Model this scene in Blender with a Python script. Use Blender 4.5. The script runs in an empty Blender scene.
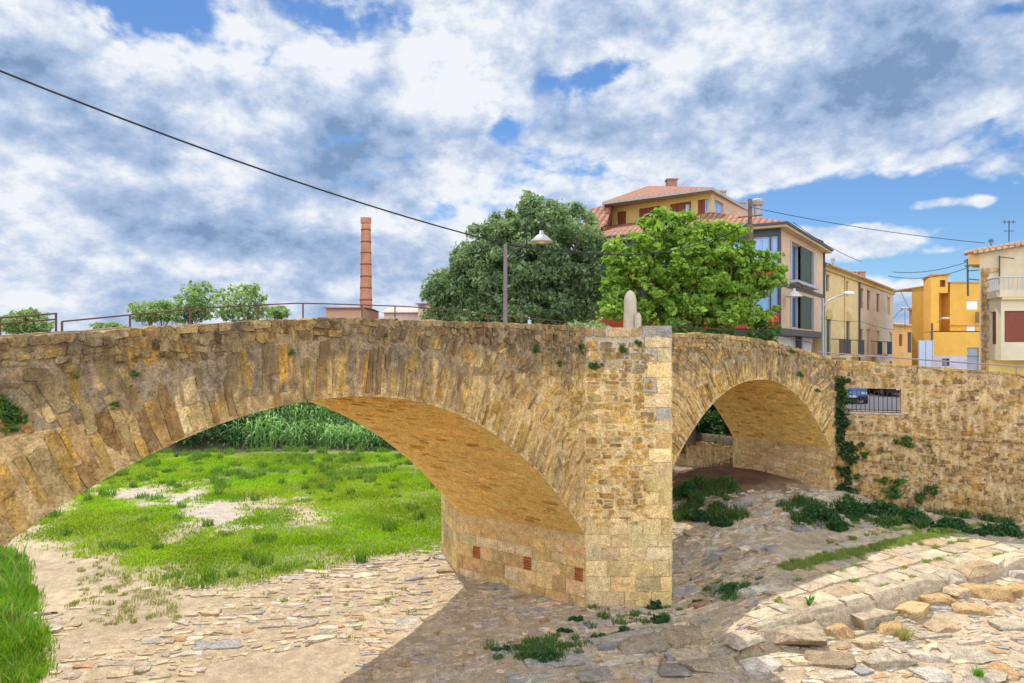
import bpy, math, random
import numpy as np
from mathutils import Vector
rng = np.random.default_rng(7)
random.seed(7)
PI = math.pi
S = bpy.context.scene
COL = S.collection
# ------------------------------------------------------------------ camera
F = 720.0; HY = 350.0            # focal length and horizon row of the photo, in pixels; the eye is the origin
cd = bpy.data.cameras.new('camera'); cam = bpy.data.objects.new('camera', cd); COL.objects.link(cam)
cd.lens = 36.0 * F / 1024; cd.sensor_width = 36; cd.clip_end = 6000; cd.clip_start = .1
cd.shift_y = (HY - 341.5) / 1024
cam.rotation_euler = (PI / 2, 0, 0)
S.camera = cam
# ------------------------------------------------------------------ light
SUN_AZ = math.radians(-16)        # from the view axis, towards the left
SUN_EL = math.radians(57)
sd = bpy.data.lights.new('sun', 'SUN'); sd.energy = 4.3; sd.angle = math.radians(.5); sd.color = (1, .95, .87)
sun = bpy.data.objects.new('sun', sd); COL.objects.link(sun)
sdir = Vector((math.sin(SUN_AZ) * math.cos(SUN_EL), math.cos(SUN_AZ) * math.cos(SUN_EL), math.sin(SUN_EL)))
sun.rotation_euler = sdir.to_track_quat('Z', 'Y').to_euler()
sun.location = sdir * 50
S.view_settings.view_transform = 'Standard'; S.view_settings.look = 'None'
S.view_settings.exposure = 0.2; S.view_settings.gamma = 1
try: S.view_settings.use_curve_mapping = False
except Exception: pass
S.render.resolution_x = 1024; S.render.resolution_y = 683

# ------------------------------------------------------------------ world: sky + clouds
W = bpy.data.worlds.new('World'); S.world = W; W.use_nodes = True
wt = W.node_tree; wt.nodes.clear()
def wn(t, **k):
    n = wt.nodes.new(t)
    for a, b in k.items(): setattr(n, a, b)
    return n
def wm(op, a, b=None, c=None, clamp=False):
    n = wn('ShaderNodeMath', operation=op); n.use_clamp = clamp
    for i, v in enumerate((a, b, c)):
        if v is None: continue
        if isinstance(v, (int, float)): n.inputs[i].default_value = v
        else: wt.links.new(v, n.inputs[i])
    return n.outputs[0]
tc = wn('ShaderNodeTexCoord'); sx = wn('ShaderNodeSeparateXYZ'); wt.links.new(tc.outputs['Generated'], sx.inputs[0])
AZ = wm('ARCTAN2', sx.outputs[0], sx.outputs[1])
EL = wm('ARCSINE', sx.outputs[2])
ELp = wm('MAXIMUM', EL, 0.0)
sky = wn('ShaderNodeTexSky', sky_type='NISHITA', sun_disc=False, sun_elevation=SUN_EL, sun_rotation=SUN_AZ)
sky.altitude = 200; sky.air_density = 1.0; sky.dust_density = .1; sky.ozone_density = 3.5
V = wm('ADD', wm('MULTIPLY', ELp, 1.3), wm('MULTIPLY', wm('LOGARITHM', wm('ADD', ELp, .3), 2.718), .25))
cv = wn('ShaderNodeCombineXYZ'); wt.links.new(AZ, cv.inputs[0]); wt.links.new(V, cv.inputs[1]); cv.inputs[2].default_value = .37
def noise(scale, detail, rough, off=(0, 0, 0), st=(1, 1, 1), dist=0.):
    mp = wn('ShaderNodeMapping'); wt.links.new(cv.outputs[0], mp.inputs[0])
    mp.inputs['Location'].default_value = off; mp.inputs['Scale'].default_value = st
    n = wn('ShaderNodeTexNoise'); wt.links.new(mp.outputs[0], n.inputs['Vector'])
    n.inputs['Scale'].default_value = scale; n.inputs['Detail'].default_value = detail
    n.inputs['Roughness'].default_value = rough; n.inputs['Distortion'].default_value = dist
    return n.outputs['Fac']
def blobs(lst, sc=1.):
    tot = None
    for (px, py, rx, ry, am) in lst:
        a = math.atan((px - 512) / F); e = math.atan((HY - py) / F * math.cos(a))
        da = rx / F * math.cos(a) ** 2; de = ry / F * math.cos(a)
        u = wm('MULTIPLY', wm('SUBTRACT', AZ, a), 1 / da); v = wm('MULTIPLY', wm('SUBTRACT', EL, e), 1 / de)
        q = wm('ADD', wm('MULTIPLY', u, u), wm('MULTIPLY', v, v))
        g = wm('MULTIPLY', wm('EXPONENT', wm('MULTIPLY', q, -1.)), am)
        tot = g if tot is None else wm('ADD', tot, g)
    return wm('MULTIPLY', tot, sc)
vo = wn('ShaderNodeTexVoronoi', feature='F1'); dn = wn('ShaderNodeTexNoise'); wt.links.new(cv.outputs[0], dn.inputs['Vector']); dn.inputs['Scale'].default_value = 7; dn.inputs['Detail'].default_value = 6
dv_ = wn('ShaderNodeVectorMath', operation='MULTIPLY_ADD'); wt.links.new(dn.outputs['Color'], dv_.inputs[0]); dv_.inputs[1].default_value = (.16, .16, .16); wt.links.new(cv.outputs[0], dv_.inputs[2])
mpv = wn('ShaderNodeMapping'); wt.links.new(dv_.outputs[0], mpv.inputs[0]); mpv.inputs['Scale'].default_value = (1, .9, 1); wt.links.new(mpv.outputs[0], vo.inputs['Vector'])
vo.inputs['Scale'].default_value = 8.5; vo.inputs['Detail'].default_value = 3.5; vo.inputs['Roughness'].default_value = .55; vo.normalize = True
puff = wm('SUBTRACT', .42, vo.outputs['Distance'])
n1 = noise(4.2, 10, .6, (.3, 1.1, 0), (1, .85, 1), .0)
cover = wm('ADD', wm('ADD', wm('MULTIPLY', wm('SUBTRACT', n1, .5), 2.9), wm('MULTIPLY', puff, 1.6)), blobs([
    (175, 12, 55, 26, -.75), (400, 18, 80, 20, -.62), (230, 45, 40, 14, -.3), (650, 62, 70, 16, -.55), (590, 80, 60, 16, -.35), (505, 130, 18, 10, -.45), (660, 95, 16, 10, -.4),
    (820, 208, 120, 22, -1.0), (930, 200, 130, 20, -.75), (1010, 230, 90, 26, -.95), (880, 278, 170, 26, -.95), (1020, 5, 60, 9, -.5), (1020, 300, 90, 60, -.5),
    (845, 241, 80, 16, .95), (935, 203, 40, 9, 1.0), (985, 201, 16, 7, .7), (900, 285, 80, 12, .75), (960, 250, 40, 5, .4), (930, 310, 60, 18, .5),
    (250, 120, 260, 90, .35), (800, 80, 220, 70, .5), (560, 20, 70, 30, .4), (100, 250, 300, 60, .3), (760, 130, 120, 40, .4)]))
mask = wn('ShaderNodeMapRange', interpolation_type='SMOOTHSTEP'); wt.links.new(wm('ADD', cover, .29), mask.inputs[0])
mask.inputs[1].default_value = .04; mask.inputs[2].default_value = .42
n2 = noise(6.5, 12, .62, (3.3, .4, 2.), (1, .85, 1), .0)
n3 = noise(22, 10, .62, (1.3, 4.4, 5.), (1, .85, 1), .0)
shade = wm('ADD', wm('ADD', wm('SUBTRACT', wm('MULTIPLY', wm('SUBTRACT', n2, .5), 2.1), wm('MULTIPLY', puff, 2.3)), wm('MULTIPLY', wm('SUBTRACT', n3, .5), 1.8)), blobs([
    (370, 140, 90, 42, .75), (255, 98, 30, 20, .35), (60, 80, 110, 34, .5), (100, 135, 130, 26, .45), (330, 190, 110, 18, .35), (150, 225, 200, 22, .5), (60, 270, 120, 22, .45), (300, 250, 120, 24, .5),
    (880, 75, 130, 55, .65), (820, 150, 80, 22, .25), (585, 140, 55, 24, .45), (620, 30, 50, 18, .3), (700, 190, 60, 12, .3), (80, 30, 60, 30, .2),
    (170, 60, 70, 20, -.6), (300, 50, 120, 22, -.6), (450, 90, 60, 34, -.7), (150, 175, 90, 12, -.6), (40, 215, 80, 14, -.5), (720, 60, 80, 34, -.55), (560, 175, 90, 16, -.4), (680, 130, 60, 20, -.3), (180, 265, 120, 10, -.4), (420, 230, 80, 14, -.35), (845, 240, 90, 14, -.4), (960, 205, 50, 14, -.4), (900, 285, 90, 10, -.3)], .78))
ramp = wn('ShaderNodeValToRGB'); wt.links.new(wm('ADD', wm('ADD', wm('MULTIPLY', shade, .80), wm('MULTIPLY', wm('MINIMUM', cover, 1.), .22)), .46), ramp.inputs[0])
cr = ramp.color_ramp
cr.elements[0].position = .05; cr.elements[0].color = (8.6, 8.9, 9.4, 1)
cr.elements[1].position = 1.0; cr.elements[1].color = (2.1, 3.2, 5.2, 1)
for p, c in ((.3, (6.3, 7.1, 8.5, 1)), (.55, (4.3, 5.4, 7.5, 1)), (.78, (3.2, 4.45, 6.6, 1))):
    e = cr.elements.new(p); e.color = c
# cloud brightness added behind the viewer, unseen, to fill shaded faces; overhead slightly dimmed
up = wn('ShaderNodeMapRange', interpolation_type='SMOOTHSTEP'); wt.links.new(EL, up.inputs[0]); up.inputs[1].default_value = .5; up.inputs[2].default_value = .95
bk = wn('ShaderNodeMapRange', interpolation_type='SMOOTHSTEP'); wt.links.new(sx.outputs[1], bk.inputs[0]); bk.inputs[1].default_value = .0; bk.inputs[2].default_value = -.6
gain = wm('ADD', 1., wm('ADD', wm('MULTIPLY', up.outputs[0], -.15), wm('MULTIPLY', bk.outputs[0], 2.7)))
cg = wn('ShaderNodeVectorMath', operation='SCALE'); wt.links.new(ramp.outputs[0], cg.inputs[0]); wt.links.new(gain, cg.inputs['Scale'])
def mx_(s_):
    n = wn('ShaderNodeVectorMath', operation='MULTIPLY'); wt.links.new(s_, n.inputs[0]); n.inputs[1].default_value = (.72, .92, 1.12); return n.outputs[0]
mixc = wn('ShaderNodeMixRGB'); wt.links.new(mask.outputs[0], mixc.inputs[0]); wt.links.new(cg.outputs[0], mixc.inputs[2])
wt.links.new(mx_(sky.outputs[0]), mixc.inputs[1])
bg = wn('ShaderNodeBackground'); wt.links.new(mixc.outputs[0], bg.inputs[0]); bg.inputs[1].default_value = .09
wo = wn('ShaderNodeOutputWorld'); wt.links.new(bg.outputs[0], wo.inputs[0])
W.cycles.sampling_method = 'MANUAL'; W.cycles.sample_map_resolution = 512

# ------------------------------------------------------------------ helpers
def at(px, py, Y):
    """world point seen at pixel px,py at depth Y"""
    return np.array([(px - 512) / F * Y, Y, (HY - py) / F * Y])
def onz(px, py, z):
    return at(px, py, F * (-z) / (py - HY))
def tag(o, label=None, cat=None, group=None, kind=None):
    if label: o['label'] = label
    if cat: o['category'] = cat
    if group: o['group'] = group
    if kind: o['kind'] = kind
    return o
def thing(name, label, cat, loc=(0, 0, 0), rz=0, group=None):
    o = bpy.data.objects.new(name, None); COL.objects.link(o); o.empty_display_size = .3
    o.location = loc; o.rotation_euler = (0, 0, rz)
    return tag(o, label, cat, group)
class G:
    """collects vertices and faces of ONE mesh object"""
    def __init__(s): s.v = []; s.c = []; s.f = []; s.lt = []; s.mi = []; s.n = 0
    def add(s, v, faces, col=None, mi=0):
        v = np.asarray(v, float).reshape(-1, 3)
        if isinstance(faces, np.ndarray):
            s.f.append((faces + s.n).ravel()); s.lt.append(np.full(len(faces), faces.shape[1])); s.mi.append(np.full(len(faces), mi))
        else:
            s.f.append(np.array([i + s.n for f in faces for i in f])); s.lt.append(np.array([len(f) for f in faces])); s.mi.append(np.full(len(faces), mi))
        s.v.append(v)
        if col is None: col = (1, 1, 1)
        col = np.asarray(col, float)
        s.c.append(np.broadcast_to(col, (len(v), 3)) if col.ndim == 1 else col)
        s.n += len(v); return s
    def box(s, x0, x1, y0, y1, z0, z1, M=None, col=None, mi=0):
        v = np.array([[x, y, z] for z in (z0, z1) for y in (y0, y1) for x in (x0, x1)], float)
        if M is not None: v = M(v)
        return s.add(v, [(0, 2, 3, 1), (4, 5, 7, 6), (0, 1, 5, 4), (2, 6, 7, 3), (0, 4, 6, 2), (1, 3, 7, 5)], col, mi)
    def prism(s, poly, z0, z1, col=None):
        n = len(poly); z0 = np.broadcast_to(z0, n); z1 = np.broadcast_to(z1, n)
        v = [(p[0], p[1], z0[i]) for i, p in enumerate(poly)] + [(p[0], p[1], z1[i]) for i, p in enumerate(poly)]
        return s.add(v, [tuple(range(n))[::-1], tuple(range(n, 2 * n))] + [(i, (i + 1) % n, n + (i + 1) % n, n + i) for i in range(n)], col)
    def tube(s, pts, r, k=8, col=None, caps=True):
        pts = [Vector(p) for p in pts]; n = len(pts); r = [r] * n if isinstance(r, (int, float)) else r
        V_ = []; up = Vector((0, 0, 1)); prev = None
        for i, p in enumerate(pts):
            d = (pts[min(i + 1, n - 1)] - pts[max(i - 1, 0)]).normalized()
            if prev is None:
                a = d.cross(up);
                if a.length < .05: a = d.cross(Vector((1, 0, 0)))
            else: a = prev - d * prev.dot(d)
            a.normalize(); prev = a; b = d.cross(a)
            for j in range(k):
                t = 2 * PI * j / k; V_.append(p + (a * math.cos(t) + b * math.sin(t)) * r[i])
        fs = [(i * k + j, i * k + (j + 1) % k, (i + 1) * k + (j + 1) % k, (i + 1) * k + j) for i in range(n - 1) for j in range(k)]
        if caps: fs += [tuple(range(k))[::-1], tuple(range((n - 1) * k, n * k))]
        return s.add([tuple(q) for q in V_], fs, col)
    def lathe(s, prof, c=(0, 0, 0), k=16, col=None, sx=1, sy=1):
        n = len(prof)
        v = [(c[0] + r * math.cos(2 * PI * j / k) * sx, c[1] + r * math.sin(2 * PI * j / k) * sy, c[2] + z) for r, z in prof for j in range(k)]
        fs = [(i * k + j, i * k + (j + 1) % k, (i + 1) * k + (j + 1) % k, (i + 1) * k + j) for i in range(n - 1) for j in range(k)]
        fs += [tuple(range(k))[::-1], tuple(range((n - 1) * k, n * k))]
        return s.add(v, fs, col)
    def build(s, name, mats, parent=None, smooth=False, **kw):
        me = bpy.data.meshes.new(name)
        v = np.concatenate(s.v); f = np.concatenate(s.f).astype(np.int32); lt = np.concatenate(s.lt).astype(np.int32)
        me.vertices.add(len(v)); me.vertices.foreach_set('co', v.ravel())
        me.loops.add(len(f)); me.loops.foreach_set('vertex_index', f)
        me.polygons.add(len(lt)); ls = np.zeros(len(lt), np.int32); ls[1:] = np.cumsum(lt)[:-1]
        me.polygons.foreach_set('loop_start', ls); me.polygons.foreach_set('loop_total', lt)
        if not isinstance(mats, (list, tuple)): mats = [mats]
        for m in mats: me.materials.append(m)
        if len(mats) > 1: me.polygons.foreach_set('material_index', np.concatenate(s.mi).astype(np.int32))
        me.update(calc_edges=True)
        ca = me.color_attributes.new('Col', 'FLOAT_COLOR', 'POINT')
        c = np.concatenate([np.asarray(x) for x in s.c]); ca.data.foreach_set('color', np.concatenate([c, np.ones((len(c), 1))], 1).ravel())
        me.polygons.foreach_set('use_smooth', np.full(len(lt), smooth))
        o = bpy.data.objects.new(name, me); COL.objects.link(o)
        if parent is not None:
            def wmat(q): return q.matrix_basis.copy() if q.parent is None else wmat(q.parent) @ q.matrix_parent_inverse @ q.matrix_basis
            o.parent = parent; o.matrix_parent_inverse = wmat(parent).inverted()
        if 'label' in kw or 'kind' in kw or 'cat' in kw: tag(o, kw.get('label'), kw.get('cat'), kw.get('group'), kw.get('kind'))
        return o

# value noise in numpy
_P = rng.random((256, 256))
def vn(x, y):
    xi = np.floor(x).astype(int); yi = np.floor(y).astype(int); fx = x - xi; fy = y - yi
    fx = fx * fx * (3 - 2 * fx); fy = fy * fy * (3 - 2 * fy)
    g = lambda a, b: _P[a & 255, b & 255]
    return (g(xi, yi) * (1 - fx) + g(xi + 1, yi) * fx) * (1 - fy) + (g(xi, yi + 1) * (1 - fx) + g(xi + 1, yi + 1) * fx) * fy
def fbm(x, y, o=4):
    x = np.asarray(x, float); y = np.asarray(y, float); s = 0; a = .5
    for i in range(o): s = s + a * (vn(x * 2 ** i + 17.3 * i, y * 2 ** i + 5.1 * i) - .5) * 2; a *= .5
    return s
def sstep(a, b, x):
    t = np.clip((x - a) / (b - a), 0, 1); return t * t * (3 - 2 * t)
def sdist(x, y, poly):
    """signed distance, positive inside"""
    x = np.asarray(x, float); y = np.asarray(y, float); d = np.full(x.shape, 1e9); ins = np.zeros(x.shape, bool)
    n = len(poly)
    for i in range(n):
        ax, ay = poly[i][:2]; bx, by = poly[(i + 1) % n][:2]; ex, ey = bx - ax, by - ay
        t = np.clip(((x - ax) * ex + (y - ay) * ey) / (ex * ex + ey * ey + 1e-12), 0, 1)
        d = np.minimum(d, np.hypot(x - ax - t * ex, y - ay - t * ey))
        c = ((ay > y) != (by > y)) & (x < (bx - ax) * (y - ay) / ((by - ay) if by != ay else 1e-9) + ax)
        ins ^= c
    return np.where(ins, d, -d)

# ------------------------------------------------------------------ materials
def newmat(name):
    m = bpy.data.materials.new(name); m.use_nodes = True; nt = m.node_tree
    b = nt.nodes['Principled BSDF']; b.inputs['Roughness'].default_value = .85
    b.inputs['Specular IOR Level'].default_value = .25
    return m, nt, b
def nd(nt, t, **k):
    n = nt.nodes.new(t)
    for a, b in k.items(): setattr(n, a, b)
    return n
def mixrgb(nt, mode, fac, a, b):
    n = nd(nt, 'ShaderNodeMixRGB', blend_type=mode)
    for i, v in enumerate((fac, a, b)):
        if isinstance(v, (int, float)): n.inputs[i].default_value = v
        elif isinstance(v, tuple): n.inputs[i].default_value = (*v, 1) if len(v) == 3 else v
        else: nt.links.new(v, n.inputs[i])
    return n.outputs[0]
def nz(nt, scale, detail=5, rough=.6, st=(1, 1, 1), w=0, coord=None):
    if coord is None:
        g = nd(nt, 'ShaderNodeNewGeometry'); coord = g.outputs['Position']
    mp = nd(nt, 'ShaderNodeMapping'); nt.links.new(coord, mp.inputs[0]); mp.inputs['Scale'].default_value = st; mp.inputs['Location'].default_value = (w, w * .7, w * 1.3)
    n = nd(nt, 'ShaderNodeTexNoise'); nt.links.new(mp.outputs[0], n.inputs['Vector'])
    n.inputs['Scale'].default_value = scale; n.inputs['Detail'].default_value = detail; n.inputs['Roughness'].default_value = rough
    return n.outputs['Fac']
def rampf(nt, x, p0, p1, c0=(0, 0, 0), c1=(1, 1, 1)):
    r = nd(nt, 'ShaderNodeValToRGB'); nt.links.new(x, r.inputs[0]); e = r.color_ramp.elements
    e[0].position = p0; e[0].color = (*c0, 1); e[1].position = p1; e[1].color = (*c1, 1); return r.outputs[0]
def bump(nt, b, h, strength=.5, dist=.02):
    n = nd(nt, 'ShaderNodeBump'); n.inputs['Strength'].default_value = strength; n.inputs['Distance'].default_value = dist
    nt.links.new(h, n.inputs['Height']); nt.links.new(n.outputs[0], b.inputs['Normal'])
def stone_mat(name, var=.55, stain=0.0, stain_col=(.10, .075, .055), grain=9., lime=.25, bstr=.7, top=None, smear=0):
    """per-stone colour from the mesh, weathered with noise; optional dark lichen stain in patches"""
    m, nt, b = newmat(name)
    a = nd(nt, 'ShaderNodeAttribute', attribute_name='Col')
    n1 = nz(nt, grain, 8, .65); n2 = nz(nt, 1.1, 6, .6, w=3.); n3 = nz(nt, 38, 5, .7, w=9.)
    c = mixrgb(nt, 'MULTIPLY', var, a.outputs['Color'], rampf(nt, n1, .34, .66, (.36, .32, .28), (1.4, 1.36, 1.3)))
    c = mixrgb(nt, 'MULTIPLY', .8, c, rampf(nt, n3, .35, .65, (.45, .42, .4), (1.4, 1.4, 1.4)))
    c = mixrgb(nt, 'MULTIPLY', var * .8, c, rampf(nt, nz(nt, grain * 2.2, 6, .75, w=61.), .36, .48, (.4, .34, .28), (1.06, 1.05, 1.04)))
    c = mixrgb(nt, 'MIX', rampf(nt, nz(nt, 2.2, 7, .7, w=21.), .56, .68, (0, 0, 0), (lime, lime, lime)), c, (.74, .58, .34))
    if smear > 0:
        sm = mixrgb(nt, 'MULTIPLY', 1., rampf(nt, nz(nt, 6.5, 8, .72, st=(1, 1, .6), w=31.), .47, .56), (smear,) * 3)
        c = mixrgb(nt, 'MIX', sm, c, mixrgb(nt, 'MIX', rampf(nt, nz(nt, .9, 4, .6, w=41.), .42, .58), (.66, .47, .22), (.62, .36, .10)))
        c = mixrgb(nt, 'MULTIPLY', smear, c, rampf(nt, nz(nt, 9, 6, .65, st=(1, 1, .16), w=51.), .32, .62, (.5, .45, .4), (1.2, 1.18, 1.14)))
    if stain > 0:
        f = rampf(nt, n2, .44, .60, (0, 0, 0), (1, 1, 1))
        f2 = rampf(nt, nz(nt, 7, 7, .75, w=5.), .40, .62)
        f = mixrgb(nt, 'MULTIPLY', 1., f, f2)
        c = mixrgb(nt, 'MIX', mixrgb(nt, 'MULTIPLY', 1., f, (stain,) * 3), c, stain_col)
    if top is not None:   # crust of lichen and soot along the top of the walls, running down in streaks
        g_ = nd(nt, 'ShaderNodeNewGeometry'); sp = nd(nt, 'ShaderNodeSeparateXYZ'); nt.links.new(g_.outputs['Position'], sp.inputs[0])
        mr = nd(nt, 'ShaderNodeMapRange'); nt.links.new(sp.outputs[2], mr.inputs[0]); mr.inputs[1].default_value = top[0]; mr.inputs[2].default_value = top[1]
        n5 = nz(nt, 2.6, 8, .72, st=(1, 1, .3), w=71.); ad = nd(nt, 'ShaderNodeMath', operation='MULTIPLY_ADD'); nt.links.new(mr.outputs[0], ad.inputs[0]); ad.inputs[1].default_value = .34; nt.links.new(n5, ad.inputs[2])
        c = mixrgb(nt, 'MIX', mixrgb(nt, 'MULTIPLY', 1., rampf(nt, ad.outputs[0], .60, .80), (.82,) * 3), c, (.13, .088, .05))
    nt.links.new(c, b.inputs['Base Color']); b.inputs['Roughness'].default_value = .92
    h = mixrgb(nt, 'ADD', .5, n1, n3); bump(nt, b, h, min(1, bstr * 1.3), .045)
    return m
def plain(name, col, rough=.7, metal=0, var=.25, scale=3., bs=.15, spec=.3):
    m, nt, b = newmat(name)
    c = mixrgb(nt, 'MULTIPLY', var, col, rampf(nt, nz(nt, scale, 6, .65), .3, .7, (.55, .55, .55), (1.3, 1.3, 1.3)))
    c = mixrgb(nt, 'MULTIPLY', var * .6, c, rampf(nt, nz(nt, scale * .25, 5, .6, st=(1, 1, .35), w=7.), .35, .65, (.65, .63, .6), (1.15, 1.15, 1.15)))
    nt.links.new(c, b.inputs['Base Color']); b.inputs['Roughness'].default_value = rough; b.inputs['Metallic'].default_value = metal
    b.inputs['Specular IOR Level'].default_value = spec
    if bs: bump(nt, b, nz(nt, scale * 6, 5, .7, w=2.), bs, .02)
    return m
def colmat(name, rough=.85, var=.3, scale=20., trans=0.0):
    m, nt, b = newmat(name)
    a = nd(nt, 'ShaderNodeAttribute', attribute_name='Col')
    c = mixrgb(nt, 'MULTIPLY', var, a.outputs['Color'], rampf(nt, nz(nt, scale, 4, .6), .3, .7, (.6, .6, .6), (1.3, 1.3, 1.3)))
    nt.links.new(c, b.inputs['Base Color']); b.inputs['Roughness'].default_value = rough
    if trans > 0:
        t = nd(nt, 'ShaderNodeBsdfTranslucent'); nt.links.new(mixrgb(nt, 'MULTIPLY', 1., c, (1.25, 1.5, .55)), t.inputs[0])
        mx = nd(nt, 'ShaderNodeMixShader'); mx.inputs[0].default_value = trans
        out = [n for n in nt.nodes if n.type == 'OUTPUT_MATERIAL'][0]
        nt.links.new(b.outputs[0], mx.inputs[1]); nt.links.new(t.outputs[0], mx.inputs[2]); nt.links.new(mx.outputs[0], out.inputs[0])
    return m
M_FACE = stone_mat('weathered_masonry', .62, .8, (.17, .11, .045), smear=.32, top=(-1.3, .45))
M_DARK = stone_mat('lichened_masonry', .65, .9, (.10, .072, .045), smear=.3)
M_ASH = stone_mat('ashlar', .35, .3, (.16, .13, .1), grain=5., lime=.2, bstr=.45)
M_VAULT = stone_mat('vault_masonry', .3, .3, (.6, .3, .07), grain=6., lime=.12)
M_GROUND_STONE = stone_mat('river_stone', .5, .2, (.2, .17, .14), grain=6.)
M_WALL = stone_mat('retaining_masonry', .55, .4, (.19, .13, .08), smear=.75)
M_LEAF = colmat('leaves', .55, .25, 4., .35)
M_GRASS = colmat('grass_blades', .6, .2, 2., .4)
M_IRON = plain('rusty_iron', (.16, .07, .05), .6, .3, .5, 12.)
M_STEEL = plain('galvanised_steel', (.33, .34, .36), .45, .6, .2, 8.)
M_BLACK = plain('black_rubber', (.02, .02, .022), .5, 0, .3, 10.)
M_WOOD = plain('weathered_pole_wood', (.17, .12, .085), .85, 0, .5, 9.)
# ------------------------------------------------------------------ stones laid on a mapped surface
def stones(g, mapf, Q, cols, h=(.0, .03), gap=.012, rnd=.16, jit=.06, tilt=.03, skirt=-.05, cham=.12):
    """Q (n,4,2) quads in surface coordinates -> bulging stones; mapf(s,v,h) -> xyz"""
    Q = np.asarray(Q, float); n = len(Q)
    if n == 0: return
    c = Q.mean(1, keepdims=True)
    e1 = np.linalg.norm(Q[:, 1] - Q[:, 0], axis=1); e2 = np.linalg.norm(Q[:, 3] - Q[:, 0], axis=1); m = np.minimum(e1, e2)
    sx = np.maximum(1 - 2 * gap / np.maximum(e1, .03), .4); sy = np.maximum(1 - 2 * gap / np.maximum(e2, .03), .4)
    # 12 points: two near each corner, one in each side's middle
    P = []
    for i in range(4):
        a, b = Q[:, i], Q[:, (i + 1) % 4]
        r = rng.uniform(.4, 1.2, (n, 1)) * rnd
        el = np.linalg.norm(b - a, axis=1)[:, None]; rr = np.clip(r * m[:, None] / el, .03, .3)
        P += [a + (b - a) * rr, (a + b) / 2, b - (b - a) * np.clip(rng.uniform(.4, 1.2, (n, 1)) * rnd * m[:, None] / el, .03, .3)]
    P = np.stack(P, 1)
    P = P + rng.normal(0, 1, P.shape) * (jit * m)[:, None, None] * .5
    P = c + (P - c) * np.minimum(sx, sy)[:, None, None]
    h0 = rng.uniform(h[0], h[1], n)
    ta = rng.normal(0, tilt, n); tb = rng.normal(0, tilt, n)
    def ring(sc, hh):
        R = c + (P - c) * sc
        d = R - c
        return R, hh[:, None] + ta[:, None] * d[..., 0] + tb[:, None] * d[..., 1]
    shr = 1 - np.clip(cham * .5 * m / np.maximum(np.maximum(e1, e2), .01), .01, .2)
    shr = shr[:, None, None]
    A, ha = ring(1.0, np.full(n, skirt)); B, hb = ring(1.0, h0 - cham * .12 * m); Cc, hc = ring(shr ** 1.6, h0 + rng.uniform(-.02, .02, n) * m)
    ctr = c; hcen = h0[:, None] + rng.uniform(-.01, .05, (n, 1)) * m[:, None]
    AL = np.concatenate([A, B, Cc, ctr], 1); H = np.concatenate([np.minimum(ha, skirt), hb + rng.normal(0, .012, hb.shape) * m[:, None], hc + rng.normal(0, .02, hc.shape) * m[:, None], hcen], 1)
    xyz = mapf(AL[..., 0].ravel(), AL[..., 1].ravel(), H.ravel())
    k = 12; f = []
    for i in range(k):
        j = (i + 1) % k
        f.append((i, j, k + j, k + i)); f.append((k + i, k + j, 2 * k + j, 2 * k + i))
    f4 = np.array(f); f3 = np.array([(2 * k + i, 2 * k + (i + 1) % k, 3 * k) for i in range(k)])
    off = (np.arange(n) * (3 * k + 1))[:, None, None]
    cols = np.asarray(cols, float)
    vc = np.repeat(cols, 3 * k + 1, 0) * rng.uniform(.9, 1.1, (n * (3 * k + 1), 1))
    base = g.n
    g.add(xyz, (f4[None] + off).reshape(-1, 4), vc)
    g.f.append((f3[None] + off + base).ravel()); g.lt.append(np.full(n * k, 3)); g.mi.append(np.zeros(n * k, int))
def rows(s0, s1, v0, v1, hr, wr, wav=0., jv=.12, js=.18, v0f=None):
    """coursed quads; returns (n,4,2)"""
    out = []; v = v0; edges = [v0]
    while v < v1:
        v += rng.uniform(*hr); edges.append(v)
    for a, b in zip(edges[:-1], edges[1:]):
        s = s0 - rng.uniform(0, wr[0])
        while s < s1:
            w = rng.uniform(*wr); hh = b - a; j = rng.normal(0, 1, 8) * jv * hh * .5
            k = rng.normal(0, 1, 2) * js * hh * .5
            q = [[s + k[0], a + j[0]], [s + w + k[1], a + j[1]], [s + w + k[1] + rng.normal(0, .06) * hh, b + j[2]], [s + k[0] + rng.normal(0, .06) * hh, b + j[3]]]
            if rng.random() < .16 and hh > .14:     # two thin stones instead of one
                mid = (a + b) / 2 + rng.normal(0, .1) * hh
                out.append([q[0], q[1], [q[1][0], mid], [q[0][0], mid]]); out.append([[q[0][0], mid], [q[1][0], mid], q[2], q[3]])
            else: out.append(q)
            s += w
    Q = np.array(out)
    if wav: Q[..., 1] += wav * fbm(Q[..., 0] * .5, Q[..., 1] * .3, 3)
    return Q
PAL_FRONT = [((.74, .48, .15), 3), ((.62, .40, .13), 3), ((.56, .42, .22), 3), ((.47, .36, .21), 1.4), ((.76, .56, .27), 3), ((.72, .42, .10), 2), ((.34, .20, .08), 2), ((.56, .35, .17), 1), ((.80, .65, .40), 2)]
PAL_ASH = [((.80, .63, .38), 4), ((.76, .56, .30), 3), ((.66, .53, .35), 2), ((.84, .70, .47), 2), ((.70, .46, .22), 1)]
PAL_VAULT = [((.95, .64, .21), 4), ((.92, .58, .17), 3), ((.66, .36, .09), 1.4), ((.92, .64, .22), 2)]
PAL_DARK = [((.42, .30, .15), 3), ((.32, .24, .14), 3), ((.50, .37, .2), 2), ((.56, .38, .15), 1.5), ((.22, .155, .09), 1.5), ((.52, .43, .29), 1)]
PAL_WALL = [((.60, .39, .15), 3), ((.52, .35, .17), 3), ((.42, .32, .2), 2), ((.66, .45, .2), 2), ((.33, .20, .10), 1.3), ((.60, .48, .32), 1), ((.58, .3, .08), .6)]
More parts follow.
